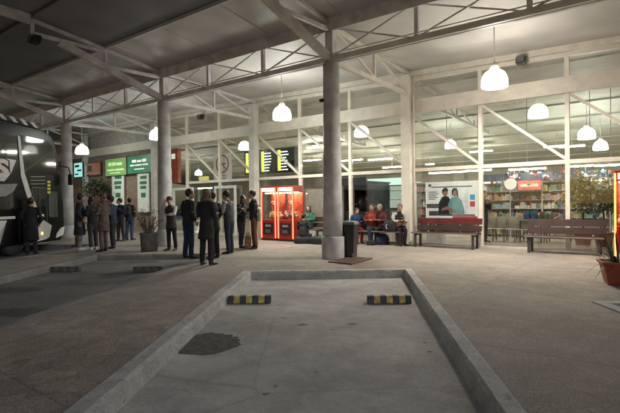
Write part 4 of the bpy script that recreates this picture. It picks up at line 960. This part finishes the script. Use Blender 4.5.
    if long_:
        tube(bm,[hp(0,-.025,.03),hp(0,-.045,-.02),hp(0,-.05,-.08),hp(.005,-.05,-.14)],[(.05*k,.04*k),(.055*k,.03*k),(.055*k,.025*k),(.03*k,.014*k)],12)
        for e in(-1,1): tube(bm,[hp(e*.038,-.0,.03),hp(e*.048,-.006,-.02),hp(e*.046,.0,-.085)],[.018*k,.015*k,.009*k],8)
    else: tube(bm,[hp(0,-.03,.0),hp(0,-.045,-.03)],[(.045*k,.03*k),(.032*k,.014*k)],10)
    hm=remesh(bm,.010,1)
    for v in hm.vertices: v.co+=v.normal*noise.noise(v.co*45)*.004
    mobj('hair',hm,mh,t)
    if cap:
        bm=new(); ball(bm,hp(0,-.012,.040),.066*k,(.86,1.0,.80),3,tr)
        tube(bm,[hp(0,.035,.035),hp(0,.085,.028)],[(.045*k,.008*k),(.034*k,.005*k)],12); mobj('cap',remesh(bm,.008,1),cloth(*cap),t)
    return t,L,{'pel':pel,'chest':chest,'neck':neck,'head':head}
blk=('black_wool',(.012,.012,.014)); navy=('navy_cloth',(.015,.02,.045)); jean=('blue_jeans',(.035,.065,.14)); gry=('grey_trousers',(.16,.155,.15)); brn=('brown_wool',(.075,.05,.04)); dk=('charcoal',(.03,.03,.032))
def P(px,py): q=at(px,py,0); return (q.x,q.y,0)
def bp(px,py): q=at(px,py,FZ); return (q.x,q.y,FZ)
R=math.radians
person('person in a long black coat standing by the bus door with back to camera',bp(31.5,254.5),R(20),1.80,blk,.26,dk,pose='pockets',tone=1)
person('person in long dark coat, grey trousers and white shoes facing the group',P(80,250.5),R(-60),1.76,('dark_green_coat',(.015,.02,.02)),.24,gry,shoe=('white_shoe',(.6,.6,.58)),pose='pockets',tone=0)
person('person in black behind the long brown coat, wearing white shoes',P(93.5,250),R(60),1.66,blk,.02,dk,shoe=('white_shoe',(.6,.6,.58)),pose='hold',fem=True,long_=True)
person('woman in a long brown coat and mauve trousers, long brown hair',P(104,251.5),R(70),1.74,brn,.16,('mauve_trousers',(.10,.07,.08)),hair=('brown_hair',(.05,.025,.015)),pose='fold',fem=True,long_=True)
person('person in dark blue jacket and cap beside the brown coat',P(113,248.5),R(95),1.68,navy,.04,blk,cap=('dark_cap',(.02,.02,.03)),pose='hold')
t,L,J=person('person in blue jeans seen from behind wearing a dark backpack',P(129.5,240),R(-10),1.68,('olive_dark',(.035,.035,.028)),.0,jean,pose='pockets')
def backpack(t0,J,label,m,nm='backpack'):
    t=thing(nm,label,'backpack',t0.location,t0.rotation_euler.z); c=J['chest']; bm=new()
    rs=[]
    for z,w,d in((-.22,.11,.05),(-.2,.14,.075),(-.05,.15,.085),(.1,.14,.07),(.16,.10,.04)):
        rs.append([(c.x+w*math.copysign(abs(math.cos(a))**.6,math.cos(a)),c.y-.17-.01+d*math.copysign(abs(math.sin(a))**.6,math.sin(a)),c.z+z) for a in[u*PI/8 for u in range(16)]])
    rings(bm,rs); obj('pack',bm,m,t,True); bm=new(); box(bm,c.x-.09,c.x+.09,c.y-.285,c.y-.255,c.z-.18,c.z-.03); obj('front_pocket',bm,m,t,bev=.01)
    for e in(-1,1):
        bm=new(); tube(bm,[c+V((e*.09,-.13,.12)),c+V((e*.10,-.0,.155)),c+V((e*.10,.125,.05)),c+V((e*.12,.10,-.1)),c+V((e*.13,-.11,-.16))],[(.022,.008)]*5,8); obj('strap',bm,m,t)
backpack(t,J,'dark backpack worn by the person in blue jeans near the posters',cloth('pack_dark',(.03,.03,.035)))
person('dark clad person standing just left of the backpack wearer',P(121,241),R(150),1.66,navy,.02,dk,pose='phone')
t,L,J=person('woman with white sleeves, dark waistcoat and dark cap beside the second column',P(172,250.5),R(160),1.62,dk,.10,blk,sleeves=('white_sleeve',(.45,.44,.42)),cap=('dark_cap',(.02,.02,.03)),pose='raise',fem=True)
person('man in a dark jacket and blue jeans standing with his back to camera',P(189,258.5),R(-48),1.78,('dark_jacket',(.017,.018,.022)),.05,('deep_blue_jeans',(.012,.03,.085)),pose='pockets')
person('woman in black coat and grey scarf with light brown hair, nearest of the group',P(206.5,265),R(-25),1.74,blk,.17,blk,hair=('light_brown_hair',(.12,.075,.045)),long_=True,fem=True,pose='hold',scarf=('grey_scarf',(.12,.11,.10)))
person('person in black seen behind the woman with the grey scarf',P(214.5,258.5),R(60),1.70,blk,.08,blk,hair=('dark_hair',(.012,.008,.006)),pose='pockets')
person('man with grey sleeves and dark waistcoat looking at his phone',P(229.5,253.5),R(70),1.76,('waistcoat',(.04,.042,.045)),.0,('navy_trousers',(.015,.02,.04)),sleeves=('grey_sleeve',(.20,.20,.20)),pose='phone',tone=1)
person('woman with long dark hair and black clothes between the two men',P(241.5,248),R(-110),1.66,blk,.02,('navy_trousers',(.015,.02,.04)),fem=True,long_=True,pose='fold')
person('man in a dark jacket and reddish brown trousers beside the claw machines',P(254.5,248.5),R(100),1.80,('dark_jacket',(.017,.018,.022)),.02,('brown_trousers',(.13,.06,.035)),pose='hold',hair=('dark_hair',(.012,.008,.006)))
# bags
def bag(label,p,w,d,h,m,nm='bag',handle=True,cat='bag',soft=.6,rz=0,group=None):
    t=thing(nm,label,cat,p,rz,group); bm=new(); rs=[]
    for q,(z,s_) in enumerate(((0,.8),(.06,1),(.5,1.02),(.85,.9),(1,.5))):
        rs.append([(w*s_*math.copysign(abs(math.cos(a))**soft,math.cos(a)),d*s_*math.copysign(abs(math.sin(a))**soft,math.sin(a)),h*z) for a in[u*PI/10 for u in range(20)]])
    rings(bm,rs); bmesh.ops.subdivide_edges(bm,edges=bm.edges[:],cuts=1,use_grid_fill=True)
    for v in bm.verts: v.co+=V((noise.noise(v.co*8+V(p)),noise.noise(v.co*8+V((5,2,1))),0))*.02
    obj('shell',bm,m,t,True)
    if handle: bm=new(); tube(bm,[(-w*.4,0,h*.9),(-w*.35,0,h*1.15),(w*.35,0,h*1.15),(w*.4,0,h*.9)],.012,8); obj('handle',bm,M_black,t)
    return t
q=P(248,248.5); bag('small brown and cream patterned bag on the paving between the couple',q,.11,.09,.42,mat('patterned_bag',(.28,.17,.10),.8,.45,14),soft=.8)
q=P(259,248.5); bag('pale green and white bag hanging at the side of the man in brown trousers',(q[0]+.02,q[1]-.05,.86),.07,.12,.42,mat('pale_bag',(.30,.36,.26),.7,.4,9))
# crouching child and person on the left bench
q=W(sx(308,nb-.15),nb-.05)
person('person in a green top with brown hair sitting on the brown bench',(q.x,q.y,0),R(180)-TH+R(10),1.55,('green_top',(.03,.12,.085)),.0,dk,hair=('brown_hair',(.05,.025,.015)),long_=True,fem=True,pose='sit',group='people seated by the glass')
q=P(303,243.5); person('child in a dark jacket sitting low on luggage with back to camera',(q[0],q[1],0),R(-10)-TH+R(20),1.45,('dark_jacket',(.017,.018,.022)),.0,navy,pose='sit',seat_h=.22,lean=.1,group='people seated by the glass')
q=P(303,243.5); bag('low black travel bag the child sits on',(q[0],q[1]-.0,0),.30,.16,.24,mat('black_bag',(.015,.015,.02),.7,.2,8),handle=False)
q=P(318,244); bag('long black travel bag on the paving left of the nearest column',(q[0],q[1],0),.38,.17,.26,mat('black_bag',(.015,.015,.02),.7,.2,8),rz=-TH)
# people on the middle bench
redt=('red_trousers',(.28,.025,.03))
q=W(sx(357.5,nb),nb-.1); person('child in a blue jacket and bright red trousers on the middle bench',(q.x,q.y,0),R(180)-TH+R(50),1.42,('blue_jacket',(.015,.05,.14)),.0,redt,pose='sit',seat_h=.42,lean=.15,turn=R(10),group='people seated by the glass')
q=W(sx(372,nb),nb-.02); person('woman in an orange red jacket and white shirt on the middle bench',(q.x,q.y,0),R(180)-TH+R(35),1.62,('orange_red_jacket',(.30,.05,.03)),.0,navy,pose='sit',seat_h=.45,fem=True,hair=('brown_hair',(.05,.025,.015)),lean=.1,sleeves=('dark_red_sleeve',(.16,.02,.02)),group='people seated by the glass')
q=W(sx(379,nb),nb+.1); person('person in a black and red jacket sitting close behind the orange jacket',(q.x,q.y,0),R(180)-TH,1.60,('maroon_jacket',(.09,.02,.02)),.0,blk,pose='sit',seat_h=.45,hair=('grey_hair',(.25,.24,.22)),group='people seated by the glass')
q=W(sx(397,nb),nb-.0); person('person with pale sleeves leaning over the black bag on the middle bench',(q.x,q.y,0),R(180)-TH+R(50),1.60,('black_wool',(.012,.012,.014)),.0,blk,pose='sit',seat_h=.45,lean=.35,sleeves=('white_sleeve',(.45,.44,.42)),hair=('light_brown_hair',(.12,.075,.045)),group='people seated by the glass')
q=W(sx(391,nb-.3),nb-.38); 
t=bag('black bag with a white mark standing on the middle bench',(q.x,q.y,.456),.20,.11,.36,mat('black_bag',(.015,.015,.02),.7,.2,8),rz=-TH)
obj('white_mark',tube(new(),[(-.02,-.12,.24),(-.07,-.125,.2),(-.06,-.125,.12),(-.03,-.12,.07)],[.006,.016,.016,.006],8),mat('white_mark',(.7,.7,.7),.5),t)
q=P(382,244.5); bag('bulging dark blue sack on the paving before the middle bench',q,.24,.2,.36,mat('blue_sack',(.02,.03,.07),.8,.3,8),handle=False,soft=.9)
q=P(371,245); bag('small dark bag on the paving beside the bulging sack',q,.16,.12,.16,mat('black_bag',(.015,.015,.02),.7,.2,8),handle=False)
# hall visitor behind poster and orange marker beside the bus
q=W(sx(483,16.0),16.0); person('person in dark clothes inside the hall at the right end of the poster',(q.x,q.y,0),R(200),1.72,dk,.02,dk,pose='phone',group='people inside the hall')
q=at(73,247,0); t=thing('warning_post','orange and yellow banded warning post beside the nose of the bus','post',(q.x,q.y+.3,0))
obj('base',lathe(new(),[(.2,0),(.2,.05),(.08,.08)],20),M_black,t); obj('post',lathe(new(),[(.075,.08),(.07,1.05),(.05,1.1)],16),mat('post_orange',(.45,.12,.02),.5,.2),t,True)
for z in(.35,.7): obj('band',lathe(new(),[(.078,z),(.077,z+.14)],16),mat('post_yellow',(.5,.42,.05),.5,.1),t,True)
for o,nm,cn,used in protos:
    if not used[0]: bpy.data.objects.remove(o)
for o in C.objects:
    if '_p' in o: del o['_p']

def conduit(label,pts,r,m,cat='pipe',nm='pipe'):
    o=obj(nm,tube(new(),pts,r,8),m,None,True); tag(o,label,cat,None)
conduit('thin grey conduit running along the outer truss above the bays',[W(-24,nA-.16,hLC+.16),W(-12,nA-.16,hLC+.155),W(4,nA-.16,hLC+.16)],.014,M_steel)
conduit('thin black cable strung under the pale roof sheet from lamp to lamp',[W(-23,nL,5.82)]+[W(-23+q*1.5,nL+.0,5.80-.03*(q%2)) for q in range(1,18)],.008,M_black,'cable','cable')
conduit('slim pale drain pipe standing beside the cream column',[W(s1+.24,nF-.2,.02),W(s1+.24,nF-.2,2.6),W(s1+.24,nF-.2,5.4)],.035,M_white)
p=W(s1,nA,0); q=at(321,93,0)
t=thing('security_camera','small dark security camera high on the nearest concrete column','camera',(p.x-.19,p.y-.05,3.95))
obj('body',tube(new(),[(-.10,-.08,-.03),(.0,.0,0),(.02,.02,.01)],[.04,.045,.02],12),M_black,t,True); obj('bracket',tube(new(),[(0,0,0),(.06,.04,.04)],.015,8),M_black,t)
